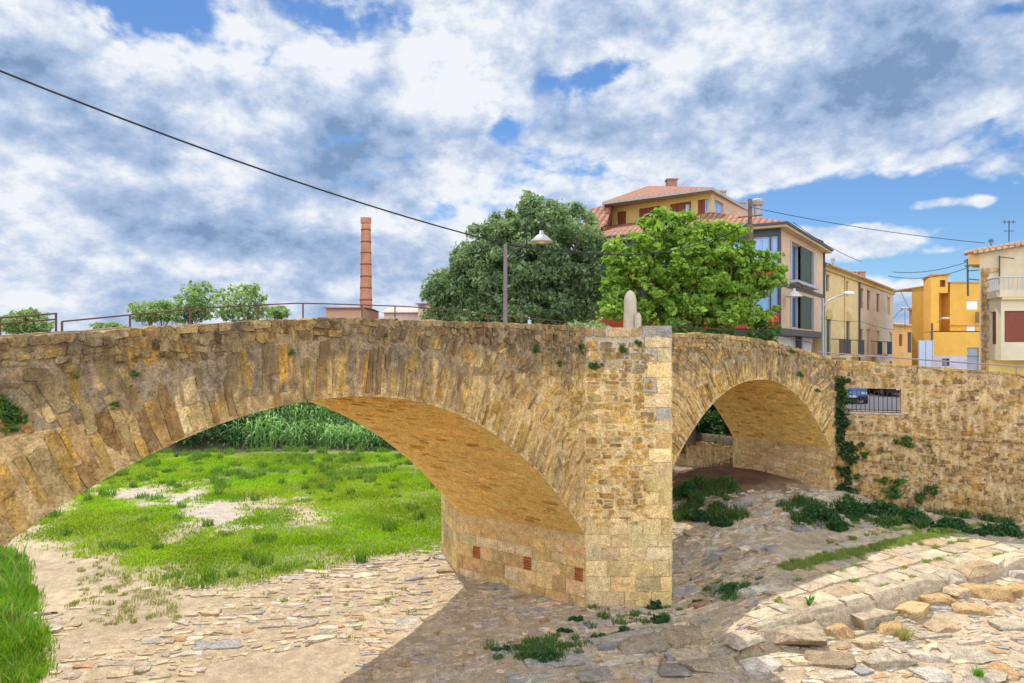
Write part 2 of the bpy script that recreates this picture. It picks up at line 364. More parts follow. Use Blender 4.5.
PAL_RIVER = [((.52, .43, .30), 4), ((.46, .39, .31), 3), ((.56, .44, .28), 4), ((.37, .35, .33), 1.6), ((.57, .50, .39), 2), ((.42, .25, .13), 1)]
TINT = np.array([1.04, 1.0, .80])
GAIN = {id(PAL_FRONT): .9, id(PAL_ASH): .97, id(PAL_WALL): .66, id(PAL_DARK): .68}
def pal(p, n):
    w = np.array([x[1] for x in p], float); c = np.array([x[0] for x in p])
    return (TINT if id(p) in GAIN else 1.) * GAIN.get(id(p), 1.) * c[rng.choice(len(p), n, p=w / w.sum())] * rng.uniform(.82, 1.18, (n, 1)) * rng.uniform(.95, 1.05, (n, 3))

# ------------------------------------------------------------------ bridge geometry (measured)
P1 = np.array([73 / F * 16, 16.]); a1 = math.radians(36.5); d1 = np.array([math.sin(a1), math.cos(a1)]); nb1 = np.array([-d1[1], d1[0]])
BW = 3.75
EA = np.array([1., 0.]); CL = 1.93
PA = P1 + EA * CL                                   # tip of the near cutwater
J2 = P1 + d1 * (2 * CL * float(EA @ d1))
a2 = math.radians(55.2); d2 = np.array([math.sin(a2), math.cos(a2)]); nb2 = np.array([-d2[1], d2[0]])
P1r = P1 + nb1 * BW; J2r = J2 + nb2 * BW
RA_ = 2 * float(d1 @ EA) * d1 - EA
PAr = P1r + RA_ * CL
def ztop1(t): return np.interp(t, [-22, -16, -11.1, -9.56, -8.2, -7.1, -5, -2.5, 0], [-.5, -.12, .147, .30, .41, .486, .52, .54, .55])
def ztop2(t): return np.interp(t, [0, 1.5, 3.3, 4.6, 6.0, 7.4, 8.9, 9.3, 12], [.52, .45, .45, .36, .2, -.03, -.318, -.4, -.9])
def intr1(t): return -.689 - .0593 * np.abs(t + 6.9) ** 2.1
def intr2(t): return -.85 - .1359 * np.abs(t - 5.0) ** 2.186
T1A, T1B = -13.8, 0.0; T2A, T2B = 1.42, 8.62
def map1(s, v, h): return np.stack([P1[0] + d1[0] * s - nb1[0] * h, P1[1] + d1[1] * s - nb1[1] * h, v], -1)
def map2(s, v, h): return np.stack([J2[0] + d2[0] * s - nb2[0] * h, J2[1] + d2[1] * s - nb2[1] * h, v], -1)
def mapA(s, v, h): return np.stack([P1[0] + EA[0] * s, P1[1] + EA[1] * s - h, v], -1)
def curve(intr, ta, tb, n=400):
    t = np.linspace(ta, tb, n); z = intr(t); ds = np.hypot(np.diff(t), np.diff(z)); s = np.concatenate([[0], np.cumsum(ds)])
    tx = np.gradient(t, s); tz = np.gradient(z, s)
    return s, t, z, -tz, tx          # normal (nx,nz) points outwards/up
CU1 = curve(intr1, T1A, T1B); CU2 = curve(intr2, T2A, T2B)
def mapring(CU, base):
    def f(s, v, h):
        S_, t, z, nx, nzz = CU
        tt = np.interp(s, S_, t); zz = np.interp(s, S_, z); a = np.interp(s, S_, nx); b = np.interp(s, S_, nzz)
        return base(tt + a * v, zz + b * v, h)
    return f
def mapvault(CU, P, d, nb):
    def f(s, w, h):
        S_, t, z, nx, nzz = CU
        tt = np.interp(s, S_, t); zz = np.interp(s, S_, z); a = np.interp(s, S_, nx); b = np.interp(s, S_, nzz)
        tt = tt - a * h; zz = zz - b * h
        return np.stack([P[0] + d[0] * tt + nb[0] * w, P[1] + d[1] * tt + nb[1] * w, zz], -1)
    return f

# ------------------------------------------------------------------ terrain
W0 = J2 + d2 * 9.05; 
WR = np.array([14.9, 20.95]); WDIR = (WR - W0) / np.linalg.norm(WR - W0); WN = np.array([-WDIR[1], WDIR[0]])   # WN points behind the wall
if WN[1] < 0: WN = -WN
WEND = W0 + WDIR * 26
HIGH = [tuple(W0 + WN * .3 - WDIR * .3), tuple(WEND + WN * .3), (60, 0), (3000, -300), (3000, 3000), (-3000, 3000), (-3000, 20), (-60, 30), (-34, 37), (-20, 41), (-10, 43), (-3, 43), (2.5, 39), (5.2, 32), (6.9, 28.2), (8.1, 26.0)]
NEAR = [(-3000, -3000), (3000, -3000), (3000, -320), (60, -12), (30, 4), (18, 3), (8, 1.8), (0, 1.6), (-7, 1.6), (-11, 4), (-22, 14), (-60, 18), (-3000, 0)]
KD = np.array([math.sin(math.radians(61.7)), math.cos(math.radians(61.7))]); KN = np.array([-KD[1], KD[0]])    # rows of the paved apron, KN points away from the viewer
K0 = onz(813, 620, -5.33)[:2]
def base_h(x, y):
    """river bed without the banks"""
    x = np.asarray(x, float); y = np.asarray(y, float)
    r = sstep(14.5, 23.5, y * .87 + x * .40 - 1.0) * 1.2 * sstep(1.0, 7.0, x)
    r = r * (1 - .62 * sstep(10.2, 15.5, x))
    far = sstep(28, 42, y) * .25
    z = -5.68 + r + far + .07 * fbm(x * .25, y * .25, 3)
    # apron: a bit higher than the foreground stones
    k = (x - K0[0]) * KN[0] + (y - K0[1]) * KN[1]; u = (x - K0[0]) * KD[0] + (y - K0[1]) * KD[1]
    pl = -5.36 + .017 * u + .06 * k
    z = z + (pl - z) * sstep(-.02, .10, k) * (1 - sstep(3.9, 5.5, k)) * sstep(-2.6 - 1.6 * np.clip(k / 1.5, 0, 1), -1.5 + .5 * np.clip(k / 1.5, 0, 1), u - np.maximum(k, 0) * 1.1)
    lowz = pl - .20 + .02 * np.maximum(k, -6)
    z = z + np.minimum(lowz - z, 0) * sstep(.04, -.02, k) * sstep(-3.4, -1.8, u)
    # earth mound below the small arch
    md = np.exp(-(((x - 7.0) / 2.6) ** 2 + ((y - 24.6) / 1.7) ** 2)); z = z + .45 * md
    return z
def terrain(x, y, det=True):
    z = base_h(x, y)
    d = sdist(x, y, HIGH); wide = np.where((x > 4.6) & (y < 34), .18, 1.9)
    z = z + (-3.2 - z) * sstep(-wide, wide * .2, d)
    dn = sdist(x, y, NEAR); z = z + (-1.65 - z) * sstep(-3.2, .2, dn)
    if det:
        near = (y < 45) & (y > 8) & (np.abs(x) < 40)
        fl = 1 - sstep(-.5, .1, d)
        z = z + np.where(near, .035 * fbm(x * 1.4, y * 1.4, 4) * fl + .012 * fbm(x * 7, y * 7, 3) * fl, 0)
    return z
def zg(x, y): return float(terrain(np.array([x]), np.array([y]))[0])
def px2w(pts, z=-5.65): return [tuple(onz(px, py, z)[:2]) for px, py in pts]
Z_GRASS = px2w([(25, 535), (60, 508), (110, 470), (160, 452), (240, 449), (395, 452), (440, 478), (520, 500), (520, 530), (447, 548), (380, 552), (330, 562), (290, 572), (240, 580), (190, 578), (150, 566), (95, 545)])
Z_BARE = px2w([(108, 489), (130, 484), (190, 490), (250, 500), (270, 512), (262, 528), (225, 532), (190, 526), (165, 508), (140, 498)])
Z_DIRT = px2w([(288, 480), (300, 486), (318, 508), (322, 524), (306, 524), (296, 506)])
Z_LEFT = px2w([(-400, 500), (-100, 520), (-10, 545), (18, 560), (38, 590), (52, 640), (62, 665), (20, 700), (-500, 760)])
Z_FAR = [(-60, 30.5), (-60, 43), (-18, 44), (12, 46), (12, 36), (5, 34.6), (-22, 34.6)]
Z_TRACK = px2w([(-60, 530), (20, 540), (90, 556), (160, 580), (225, 600), (190, 622), (110, 650), (60, 662), (40, 600)])
Z_EARTH = px2w([(170, 700), (200, 668), (250, 652), (330, 646), (350, 660), (320, 700)])
def zones(x, y):
    n = fbm(x * .8, y * .8, 4)
    gr = sstep(-.6, .9, sdist(x, y, Z_GRASS) + .15 + n * 1.3)
    m = fbm(x * 2.3 + 4, y * 2.3, 3)
    gr = gr * (1 - sstep(-1.2, 1.1, sdist(x, y, Z_BARE) + n * 2.2 + m)) * (1 - .9 * sstep(-.6, .6, sdist(x, y, Z_DIRT) + n * 1.0 + m * .5))
    lf = sstep(-.25, .3, sdist(x, y, Z_LEFT) + n * .5)
    return gr, lf
def axis(a, b, step, lim, gr=1.25):
    c = list(np.arange(a, b, step)); s = step; x = c[-1]
    while x < lim: s *= gr; x += s; c.append(x)
    s = step; x = c[0]; l = []
    while x > -lim: s *= gr; x -= s; l.append(x)
    return np.array(l[::-1] + c)
gx = axis(-15, 17, .085, 2500); gy = np.array([v for v in axis(10.5, 34, .085, 2500, 1.22)])
X, Y = np.meshgrid(gx, gy); Zt = terrain(X, Y)
gr, lf = zones(X, Y)
hi = sstep(-.4, .1, sdist(X, Y, HIGH))
n_a = fbm(X * .6 + 9, Y * .6, 4)[..., None]; n_b = fbm(X * 3 + 3, Y * 3, 3)[..., None]
sand = np.array([.52, .41, .27]) * (1 + .25 * n_a + .2 * n_b); bare = np.array([.52, .45, .36]) * (1 + .2 * n_b)
soil = np.array([.15, .24, .02]) * (1 + .3 * n_b)
colr = sand
colr = colr + (bare - colr) * (sstep(-.9, .9, sdist(X, Y, Z_BARE) + 1.4 * fbm(X * .9, Y * .9, 4)))[..., None]
colr = colr + (soil - colr) * np.clip(gr + lf, 0, 1)[..., None] * .85
pink = np.array([.52, .42, .29]) * (1 + .1 * n_b)
colr = colr + (pink - colr) * sstep(-.4, .3, sdist(X, Y, Z_EARTH) + fbm(X, Y) * .6)[..., None]
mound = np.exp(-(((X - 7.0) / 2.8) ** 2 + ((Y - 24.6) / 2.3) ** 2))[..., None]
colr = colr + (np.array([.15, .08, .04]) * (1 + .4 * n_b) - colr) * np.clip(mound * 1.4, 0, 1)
park = (sstep(8, 9, X) * hi)[..., None]
colr = colr + (np.array([.44, .43, .43]) - colr) * park
bank = (hi * (1 - sstep(7, 9, X)))[..., None]
colr = colr + (np.array([.10, .085, .05]) * (1 + .4 * n_b) - colr) * np.clip(bank + sstep(-4.8, -3.0, sdist(X, Y, HIGH))[..., None] * ((Y > 33) * (1 - park[..., 0]))[..., None], 0, 1)
def ground_mat():
    m, nt, b = newmat('river_bed_earth')
    a = nd(nt, 'ShaderNodeAttribute', attribute_name='Col')
    n1 = nz(nt, 5, 8, .7); n2 = nz(nt, 28, 6, .75, w=4.)
    v = nd(nt, 'ShaderNodeTexVoronoi'); g = nd(nt, 'ShaderNodeNewGeometry'); nt.links.new(g.outputs['Position'], v.inputs['Vector']); v.inputs['Scale'].default_value = 16; v.inputs['Randomness'].default_value = 1
    c = mixrgb(nt, 'MULTIPLY', .7, a.outputs['Color'], rampf(nt, n1, .3, .7, (.55, .5, .45), (1.3, 1.3, 1.32)))
    c = mixrgb(nt, 'MULTIPLY', .6, c, rampf(nt, n2, .3, .7, (.55, .52, .5), (1.35, 1.35, 1.35)))
    c = mixrgb(nt, 'MULTIPLY', .3, c, rampf(nt, v.outputs['Distance'], .1, .5, (1.1, 1.1, 1.1), (.6, .58, .55)))
    nt.links.new(c, b.inputs['Base Color']); b.inputs['Roughness'].default_value = .95
    bump(nt, b, mixrgb(nt, 'ADD', .6, n1, n2), .8, .05); return m
g = G(); ny, nx_ = X.shape
idx = np.arange(ny * nx_).reshape(ny, nx_)
g.add(np.stack([X, Y, Zt], -1).reshape(-1, 3), np.stack([idx[:-1, :-1], idx[:-1, 1:], idx[1:, 1:], idx[1:, :-1]], -1).reshape(-1, 4), np.clip(colr, .01, 1).reshape(-1, 3))
ground = g.build('ground', ground_mat(), smooth=True, kind='structure')

# ------------------------------------------------------------------ the bridge
bridge = thing('stone_bridge', 'old humpbacked stone bridge with two arches and a pointed pier over the dry river bed', 'bridge', (P1[0], P1[1], -5.7))
def core(name, P, d, nb, ts, zt, zb, w0, w1, mat, col):
    """mortared rubble body: polygon in the face plane, extruded across the bridge"""
    g = G(); n = len(ts)
    def p(t, w, z): return (P[0] + d[0] * t + nb[0] * w, P[1] + d[1] * t + nb[1] * w, z)
    v = []
    for i, t in enumerate(ts): v += [p(t, w0, zb[i]), p(t, w0, zt[i]), p(t, w1, zt[i]), p(t, w1, zb[i])]
    f = []
    for i in range(n - 1):
        a = 4 * i; b = a + 4
        f += [(a, b, b + 1, a + 1), (a + 1, b + 1, b + 2, a + 2), (a + 2, b + 2, b + 3, a + 3), (a + 3, b + 3, b, a)]
    f += [(0, 1, 2, 3), (4 * n - 4, 4 * n - 1, 4 * n - 2, 4 * n - 3)]
    g.add(v, f, col)
    return g.build(name, mat, bridge)
MORT = (.74, .53, .25)
PARW = .42; DECK = 1.0
for (nm, P, d, nb, ta, tb, A, B, zt, it) in (('large_arch_span', P1, d1, nb1, -21., 0., T1A, T1B, ztop1, intr1), ('small_arch_span', J2, d2, nb2, 0., 9.3, T2A, T2B, ztop2, intr2)):
    ts = np.unique(np.concatenate([np.linspace(ta, tb, 60), np.linspace(A, B, 80), [A - .001, B + .001]])); ts = ts[(ts >= ta) & (ts <= tb)]
    zb = np.where((ts >= A) & (ts <= B), it(np.clip(ts, A, B)), -6.4)
    core(nm, P, d, nb, ts, zt(ts) - DECK, zb, 0, BW, M_FACE, MORT)
    for w0, w1 in ((0, PARW), (BW - PARW, BW)):
        core('parapet', P, d, nb, ts, zt(ts) - .05 + .035 * fbm(ts * 2.1, ts * 0 + w0), zt(ts) - DECK + .0, w0, w1, M_DARK, (.36, .28, .18))
# pier with a pointed cutwater on both sides
g = G(); mid1 = P1 + d1 * .0
pier_poly = [P1, PA, J2, J2r, PAr, P1r]
g.prism([tuple(p) for p in pier_poly], -6.4, ztop1(0) - DECK - .002, MORT)
g.build('pier', M_ASH, bridge)
def wallseg(name, a, b, th, z0, z1, mat, col, side=1):
    a = np.array(a); b = np.array(b); u = (b - a) / np.linalg.norm(b - a); n = np.array([-u[1], u[0]]) * side * th
    g = G(); g.prism([tuple(a), tuple(b), tuple(b + n), tuple(a + n)], z0, z1, col); return g.build(name, mat, bridge)
zr = ztop1(0) - DECK - .003
wallseg('refuge_parapet', P1, PA, .4, zr, .50, M_ASH, (.5, .42, .3)); wallseg('refuge_parapet', PA + (J2 - PA) * .24, J2, .4, zr, .49, M_ASH, (.5, .42, .3))
wallseg('refuge_parapet', P1r, PAr, .4, zr, .48, M_FACE, MORT, -1); wallseg('refuge_parapet', PAr, J2r, .4, zr, .48, M_FACE, MORT, -1)

# --- masonry of the visible faces
def inside_face(Q, CU, lo, it, A, B, zt, extra=0.0):
    c = Q.mean(1); t, z = c[:, 0], c[:, 1]
    return (z < zt(t) - .03)
def ring_clear(t, z, CU, dist):
    S_, ct, cz, nx, nzz = CU
    dd = np.min(np.hypot(t[:, None] - ct[None, ::4], z[:, None] - cz[None, ::4]), 1)
    return dd > dist
def ring_layer(g, CU, base, s0, s1, v0f, v1f, wr, zt, colf, sag=0., lean=0., **k):
    s = s0; Q = []
    while s < s1:
        q_ = wr(s) if callable(wr) else wr
        w = rng.uniform(*q_) if rng.random() > .25 else rng.uniform(q_[0], q_[0] * 1.5)
        va = v0f(s) + rng.uniform(-.03, .08); vb = v1f(s) + rng.uniform(-.2, .12)
        l = lean + rng.normal(0, .025)
        if va < .15: va = rng.uniform(-.015, .01)
        if rng.random() < .35:
            m_ = va + (vb - va) * rng.uniform(.35, .65)
            Q.append([[s, va], [s + w, va], [s + w * 1.02, m_], [s, m_]]); Q.append([[s, m_], [s + w * 1.02, m_], [s + w * 1.03 + l, vb], [s + l, vb]])
        else: Q.append([[s, va], [s + w, va], [s + w * 1.04 + l, vb], [s + l, vb]])
        s += w
    Q = np.array(Q); S_, t, z, nx, nzz = CU
    sc = Q[:, 2:, 0].mean(1); vc = Q[:, 2:, 1].mean(1)
    zz = np.interp(sc, S_, z) + np.interp(sc, S_, nzz) * vc; tt = np.interp(sc, S_, t) + np.interp(sc, S_, nx) * vc
    over = zz - (zt(tt) - .12)
    sh = np.where(over > 0, over / np.maximum(np.interp(sc, S_, nzz), .3), 0)
    Q[:, 2:, 1] -= sh[:, None]
    ok = (Q[:, 2:, 1].mean(1) - Q[:, :2, 1].mean(1)) > .12
    lim = tt < 1e9
    if base is map1: lim = tt < .02
    Q = Q[ok & lim]
    stones(g, mapring(CU, base), Q, colf(len(Q)), **k)
# span 1
def WRS(s): k = float(np.clip((s - 3.5) / 4.5, 0, 1)); return (.10 - .055 * k, .27 - .14 * k)
fr = dict(h=(-.006, .028), gap=.006, rnd=.2, jit=.12, tilt=.04)
g = G(); S1 = CU1[0][-1]
ring_layer(g, CU1, map1, 0, S1 - .02, lambda s: 0., lambda s: .80, WRS, ztop1, lambda n: pal(PAL_FRONT, n), **fr)
g.build('arch_ring', M_FACE, bridge)
g = G()
ring_layer(g, CU1, map1, S1 * .52, S1, lambda s: .86, lambda s: 1.35, (.045, .12), ztop1, lambda n: pal(PAL_FRONT, n), lean=.1, **fr)
ring_layer(g, CU1, map1, S1 * .66, S1, lambda s: 1.36, lambda s: 1.85, (.045, .11), ztop1, lambda n: pal(PAL_FRONT, n), lean=.25, **fr)
ring_layer(g, CU1, map1, 0, S1 * .5, lambda s: .82, lambda s: 1.3, (.07, .22), ztop1, lambda n: pal(PAL_FRONT, n), lean=-.05, **fr)
Q = rows(-16.5, .02, -4.5, .6, (.06, .15), (.09, .30), wav=.12, jv=.3, js=.4)
c = Q.mean(1); S_, ct, cz, nx, nzz = CU1
dd = np.min(np.hypot(c[:, 0][:, None] - ct[None, ::4], c[:, 1][:, None] - cz[None, ::4]), 1)
out = (c[:, 1] > intr1(c[:, 0])) | (c[:, 0] < T1A)
lay = np.where(c[:, 0] > -2.6, 1.86, np.where(c[:, 0] > -6.6, 1.36, 1.30))
lowtop = c[:, 1] > ztop1(c[:, 0]) - .42
keep = out & ((dd > lay) | (lowtop & (dd > .88))) & (c[:, 1] < ztop1(c[:, 0]) - .09) & (Q[..., 0].max(1) < .03)
dark = np.clip((c[:, 1] - ztop1(c[:, 0]) + .95) / .5 + fbm(c[:, 0] * .8, c[:, 1] * .8) * .8, 0, 1)[:, None]
cl = pal(PAL_FRONT, len(Q)) * (1 - dark) + pal(PAL_DARK, len(Q)) * dark
stones(g, map1, Q[keep & ~lowtop], cl[keep & ~lowtop], **fr)
g.build('spandrel_masonry', M_FACE, bridge)
g2 = G(); stones(g2, map1, Q[keep & lowtop], cl[keep & lowtop] * .9, h=(-.01, .05), gap=.01, rnd=.25, jit=.14, tilt=.08)
Qc = rows(-18, 0, -.02, .0, (.1, .11), (.12, .34), jv=.1)
Qc[:, 0, 1] = ztop1(Qc[:, 0, 0]) - .13; Qc[:, 1, 1] = ztop1(Qc[:, 1, 0]) - .13; Qc[:, 2, 1] = ztop1(Qc[:, 2, 0]) - .02 + rng.normal(.0, .008, len(Qc)); Qc[:, 3, 1] = ztop1(Qc[:, 3, 0]) - .02 + rng.normal(0, .008, len(Qc))
Qc = Qc[Qc[..., 0].max(1) < .02]
stones(g2, map1, Qc, pal(PAL_DARK, len(Qc)) * 1.15, h=(.0, .05), gap=.006, rnd=.25, jit=.12, tilt=.04, skirt=-.40)
g2.build('parapet_masonry', M_DARK, bridge)
# span 2
g = G(); S2 = CU2[0][-1]
ring_layer(g, CU2, map2, 0, S2 - .02, lambda s: 0., lambda s: .78, (.045, .12), ztop2, lambda n: pal(PAL_FRONT, n), **fr)
g.build('arch_ring', M_FACE, bridge)
g = G()
ring_layer(g, CU2, map2, 0, S2 * .36, lambda s: .78, lambda s: 1.5, (.045, .12), ztop2, lambda n: pal(PAL_FRONT, n), lean=-.2, **fr)
ring_layer(g, CU2, map2, S2 * .72, S2, lambda s: .78, lambda s: 1.4, (.045, .12), ztop2, lambda n: pal(PAL_FRONT, n), lean=.2, **fr)
Q = rows(0, 9.2, -4.9, .6, (.06, .13), (.09, .27), wav=.1, jv=.3, js=.4)
c = Q.mean(1); S_, ct, cz, nx, nzz = CU2
dd = np.min(np.hypot(c[:, 0][:, None] - ct[None, ::4], c[:, 1][:, None] - cz[None, ::4]), 1)
out = (c[:, 1] > intr2(np.clip(c[:, 0], T2A, T2B))) | (c[:, 0] < T2A - .1) | (c[:, 0] > T2B + .1)
side = (c[:, 0] < 3.2) | (c[:, 0] > 7.4)
lowtop = c[:, 1] > ztop2(c[:, 0]) - .4
keep = out & ((dd > np.where(side, 1.42, .8)) | (lowtop & (dd > .8)) | ((c[:, 0] > T2B + .1) & (c[:, 1] < -3.2))) & (c[:, 1] < ztop2(c[:, 0]) - .09)
dark = np.clip((c[:, 1] - ztop2(c[:, 0]) + .6) / .5, 0, 1)[:, None]
cl = pal(PAL_FRONT, len(Q)) * (1 - dark) + pal(PAL_DARK, len(Q)) * dark
stones(g, map2, Q[keep & ~lowtop], cl[keep & ~lowtop], **fr)
g.build('spandrel_masonry', M_FACE, bridge)
g2 = G(); stones(g2, map2, Q[keep & lowtop], cl[keep & lowtop] * 1.1, h=(-.01, .05), gap=.01, rnd=.25, jit=.14, tilt=.08)
Qc = rows(0, 9.2, -.02, .0, (.1, .11), (.18, .45), jv=.1)
for k_ in range(4): Qc[:, k_, 1] = ztop2(Qc[:, k_, 0]) + (-.13 if k_ < 2 else rng.normal(0, .016, len(Qc)))
stones(g2, map2, Qc, pal(PAL_DARK, len(Qc)) * 1.4, h=(.0, .05), gap=.006, rnd=.25, jit=.12, tilt=.04, skirt=-.40)
g2.build('parapet_masonry', M_DARK, bridge)
# near cutwater face: rubble above, dressed blocks below and up its sharp edge
g = G()
Q = rows(.0, CL - .42, -3.9, .25, (.06, .18), (.10, .42), wav=.05, jv=.2, js=.2)
Q = Q[(Q[..., 0].max(1) < CL - .30) & (Q[..., 1].max(1) < .3) & (Q[..., 0].min(1) > -.3)]
Q[..., 0] = np.clip(Q[..., 0], .0, CL)
stones(g, mapA, Q, pal(PAL_FRONT, len(Q)) * 1.12, h=(-.004, .03), gap=.012, rnd=.2, jit=.12, tilt=.05)
g.build('cutwater_rubble', M_FACE, bridge)
g = G(); Q = []
z = -6.3; k_ = 0
while z < .28:
    h_ = rng.uniform(.26, .36); w = (.32 if k_ % 2 else .6) * rng.uniform(.85, 1.15)
    if z > -3.9:
        Q.append([[CL - w, z], [CL + .01, z], [CL + .01, z + h_], [CL - w, z + h_]])
        if w < .5 and rng.random() < .5: Q.append([[CL - w - .34, z + .02], [CL - w, z + .01], [CL - w, z + h_], [CL - w - .3, z + h_]])
    else:
        s = .0; e = [0.]
        while s < CL: s += rng.uniform(.34, .62); e.append(min(s, CL + .01))
        for a_, b_ in zip(e[:-1], e[1:]):
            if b_ - a_ > .08: Q.append([[a_, z], [b_, z], [b_, z + h_], [a_, z + h_]])
    z += h_; k_ += 1
Q = np.array(Q); Q[..., 0] -= np.where(Q[..., 0] > CL - .02, rng.uniform(0, .03, Q[..., 0].shape), 0); cq = pal(PAL_ASH, len(Q))
hi_ = (Q[..., 1].mean(1) > -1.7) & (rng.random(len(Q)) < .4); cq[hi_] = np.array([.45, .40, .32])
gray = rng.random(len(Q)) < .06; cq[gray] *= .75
stones(g, mapA, Q, cq, h=(.006, .022), gap=.006, rnd=.07, jit=.02, tilt=.008, cham=.08)
def mapB(s, v, h):
    u = (J2 - PA) / np.linalg.norm(J2 - PA); n = np.array([u[1], -u[0]])
    return np.stack([PA[0] + u[0] * s + n[0] * h, PA[1] + u[1] * s + n[1] * h, v], -1)
Qb = []; z = -6.3
while z < .28:
    h_ = rng.uniform(.26, .36); e = [0.]; s = 0
    while s < CL: s += rng.uniform(.34, .62); e.append(min(s, CL))
    Qb += [[[a_, z], [b_, z], [b_, z + h_], [a_, z + h_]] for a_, b_ in zip(e[:-1], e[1:]) if b_ - a_ > .08]; z += h_
stones(g, mapB, np.array(Qb), pal(PAL_ASH, len(Qb)), h=(.006, .02), gap=.006, rnd=.07, jit=.02, tilt=.008, cham=.08)
g.build('cutwater_blocks', M_ASH, bridge)
g = G()
def mapC(s, v, h):
    u = RA_; n = np.array([-u[1], u[0]])
    if n @ d1 > 0: n = -n
    return np.stack([P1r[0] + u[0] * s + n[0] * h, P1r[1] + u[1] * s + n[1] * h, v], -1)
Qb = []; z = -6.3
while z < -1.5:
    h_ = rng.uniform(.26, .36); e = [0.]; s = 0
    while s < CL: s += rng.uniform(.34, .62); e.append(min(s, CL))
    Qb += [[[a_, z], [b_, z], [b_, z + h_], [a_, z + h_]] for a_, b_ in zip(e[:-1], e[1:]) if b_ - a_ > .08]; z += h_
stones(g, mapC, np.array(Qb), pal(PAL_ASH, len(Qb)), h=(.006, .02), gap=.006, rnd=.07, jit=.02, tilt=.008, cham=.08)
g.build('cutwater_blocks', M_ASH, bridge)
# top course of the refuge, with the pale rendered block
g = G(); Q = rows(0, CL, .30, .32, (.2, .21), (.3, .6), jv=.05)
Q[:, :2, 1] = .29; Q[:, 2:, 1] = .505 + rng.normal(0, .008, (len(Q), 2)); Q[..., 0] = np.clip(Q[..., 0], 0, CL - .68); Q = Q[(Q[:, 1, 0] - Q[:, 0, 0]) > .1]
stones(g, mapA, Q, pal(PAL_ASH, len(Q)) * .6, h=(.01, .03), gap=.008, rnd=.12, jit=.05, tilt=.01, skirt=-.38)
stones(g, mapA, np.array([[[CL - .67, .27], [CL + .005, .27], [CL + .005, .545], [CL - .67, .545]]]), [(.33, .30, .25)], h=(.02, .03), gap=.004, rnd=.03, jit=.01, tilt=.0, skirt=-.38)
g.build('refuge_coping', M_ASH, bridge)
# side of the pier under the big arch: dressed blocks, three brick-filled holes
def mapS(w, v, h): return np.stack([P1[0] + nb1[0] * w - d1[0] * h, P1[1] + nb1[1] * w - d1[1] * h, v], -1)
holes = []
for px, py in ((476.5, 556), (527.5, 567), (579, 578.5)):
    u_ = (px - 512) / F; w = (u_ * P1[1] - P1[0]) / (nb1[0] - u_ * nb1[1]); Yd = P1[1] + nb1[1] * w; holes.append((w, (HY - py) / F * Yd))
g = G(); Q = []; z = -6.3
edges_z = [-6.25, -5.86, -5.50, -5.16, -4.86, -4.60, -4.36]
for z0_, z1_ in zip(edges_z[:-1], edges_z[1:]):
    e = [0.]; s = 0
    while s < BW: s += rng.uniform(.36, .7); e.append(min(s, BW))
    for a_, b_ in zip(e[:-1], e[1:]):
        if b_ - a_ < .08: continue
        segs = [(a_, b_)]
        for (hw, hz) in holes:
            if z0_ < hz < z1_:
                ns = []
                for (p_, q_) in segs:
                    if q_ < hw - .13 or p_ > hw + .13: ns.append((p_, q_)); continue
                    if hw - .13 - p_ > .06: ns.append((p_, hw - .13))
                    if q_ - hw - .13 > .06: ns.append((hw + .13, q_))
                segs = ns
        for p_, q_ in segs: Q.append([[p_, z0_], [q_, z0_], [q_, z1_], [p_, z1_]])
Q = np.array(Q)
stones(g, mapS, Q, pal([((.78, .56, .26), 3), ((.72, .48, .2), 3), ((.8, .63, .36), 2)], len(Q)), h=(.008, .02), gap=.006, rnd=.07, jit=.02, tilt=.01, cham=.08)
g.build('pier_side_blocks', M_ASH, bridge)
for (hw, hz) in holes:
    zc = [(a_ + b_) / 2 for a_, b_ in zip(edges_z[:-1], edges_z[1:]) if a_ < hz < b_][0]
    g = G(); Q = [[[hw - .125, zc - .15 + k * .06], [hw + .125, zc - .15 + k * .06], [hw + .125, zc - .15 + k * .06 + .052], [hw - .125, zc - .15 + k * .06 + .052]] for k in range(5)]
    stones(g, mapS, np.array(Q), np.array([(.42, .12, .04)] * 5) * rng.uniform(.8, 1.2, (5, 1)), h=(.012, .028), gap=.004, rnd=.06, jit=.02, tilt=.0)
    g.build('brick_infill', M_ASH, bridge, label='square patch of red bricks')
# vaults
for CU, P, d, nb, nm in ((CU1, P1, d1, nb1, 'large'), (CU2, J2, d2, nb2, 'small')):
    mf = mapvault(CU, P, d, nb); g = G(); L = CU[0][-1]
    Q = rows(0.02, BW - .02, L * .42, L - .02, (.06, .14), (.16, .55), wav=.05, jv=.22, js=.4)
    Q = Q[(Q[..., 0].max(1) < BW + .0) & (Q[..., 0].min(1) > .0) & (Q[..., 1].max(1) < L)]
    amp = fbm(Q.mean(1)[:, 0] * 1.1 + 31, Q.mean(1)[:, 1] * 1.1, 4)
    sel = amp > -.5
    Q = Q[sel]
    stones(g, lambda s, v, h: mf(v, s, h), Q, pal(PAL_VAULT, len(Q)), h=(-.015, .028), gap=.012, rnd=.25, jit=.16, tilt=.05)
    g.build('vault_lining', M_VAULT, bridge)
    # smooth limewashed bed of the vault, 4 mm inside the body
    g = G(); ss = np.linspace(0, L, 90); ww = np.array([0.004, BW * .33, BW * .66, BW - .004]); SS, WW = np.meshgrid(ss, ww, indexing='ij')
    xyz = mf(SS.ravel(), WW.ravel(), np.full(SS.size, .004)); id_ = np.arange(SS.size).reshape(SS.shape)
    g.add(xyz, np.stack([id_[:-1, :-1], id_[1:, :-1], id_[1:, 1:], id_[:-1, 1:]], -1).reshape(-1, 4), (.95, .66, .23)); g.build('vault_mortar', M_VAULT, bridge, smooth=True)
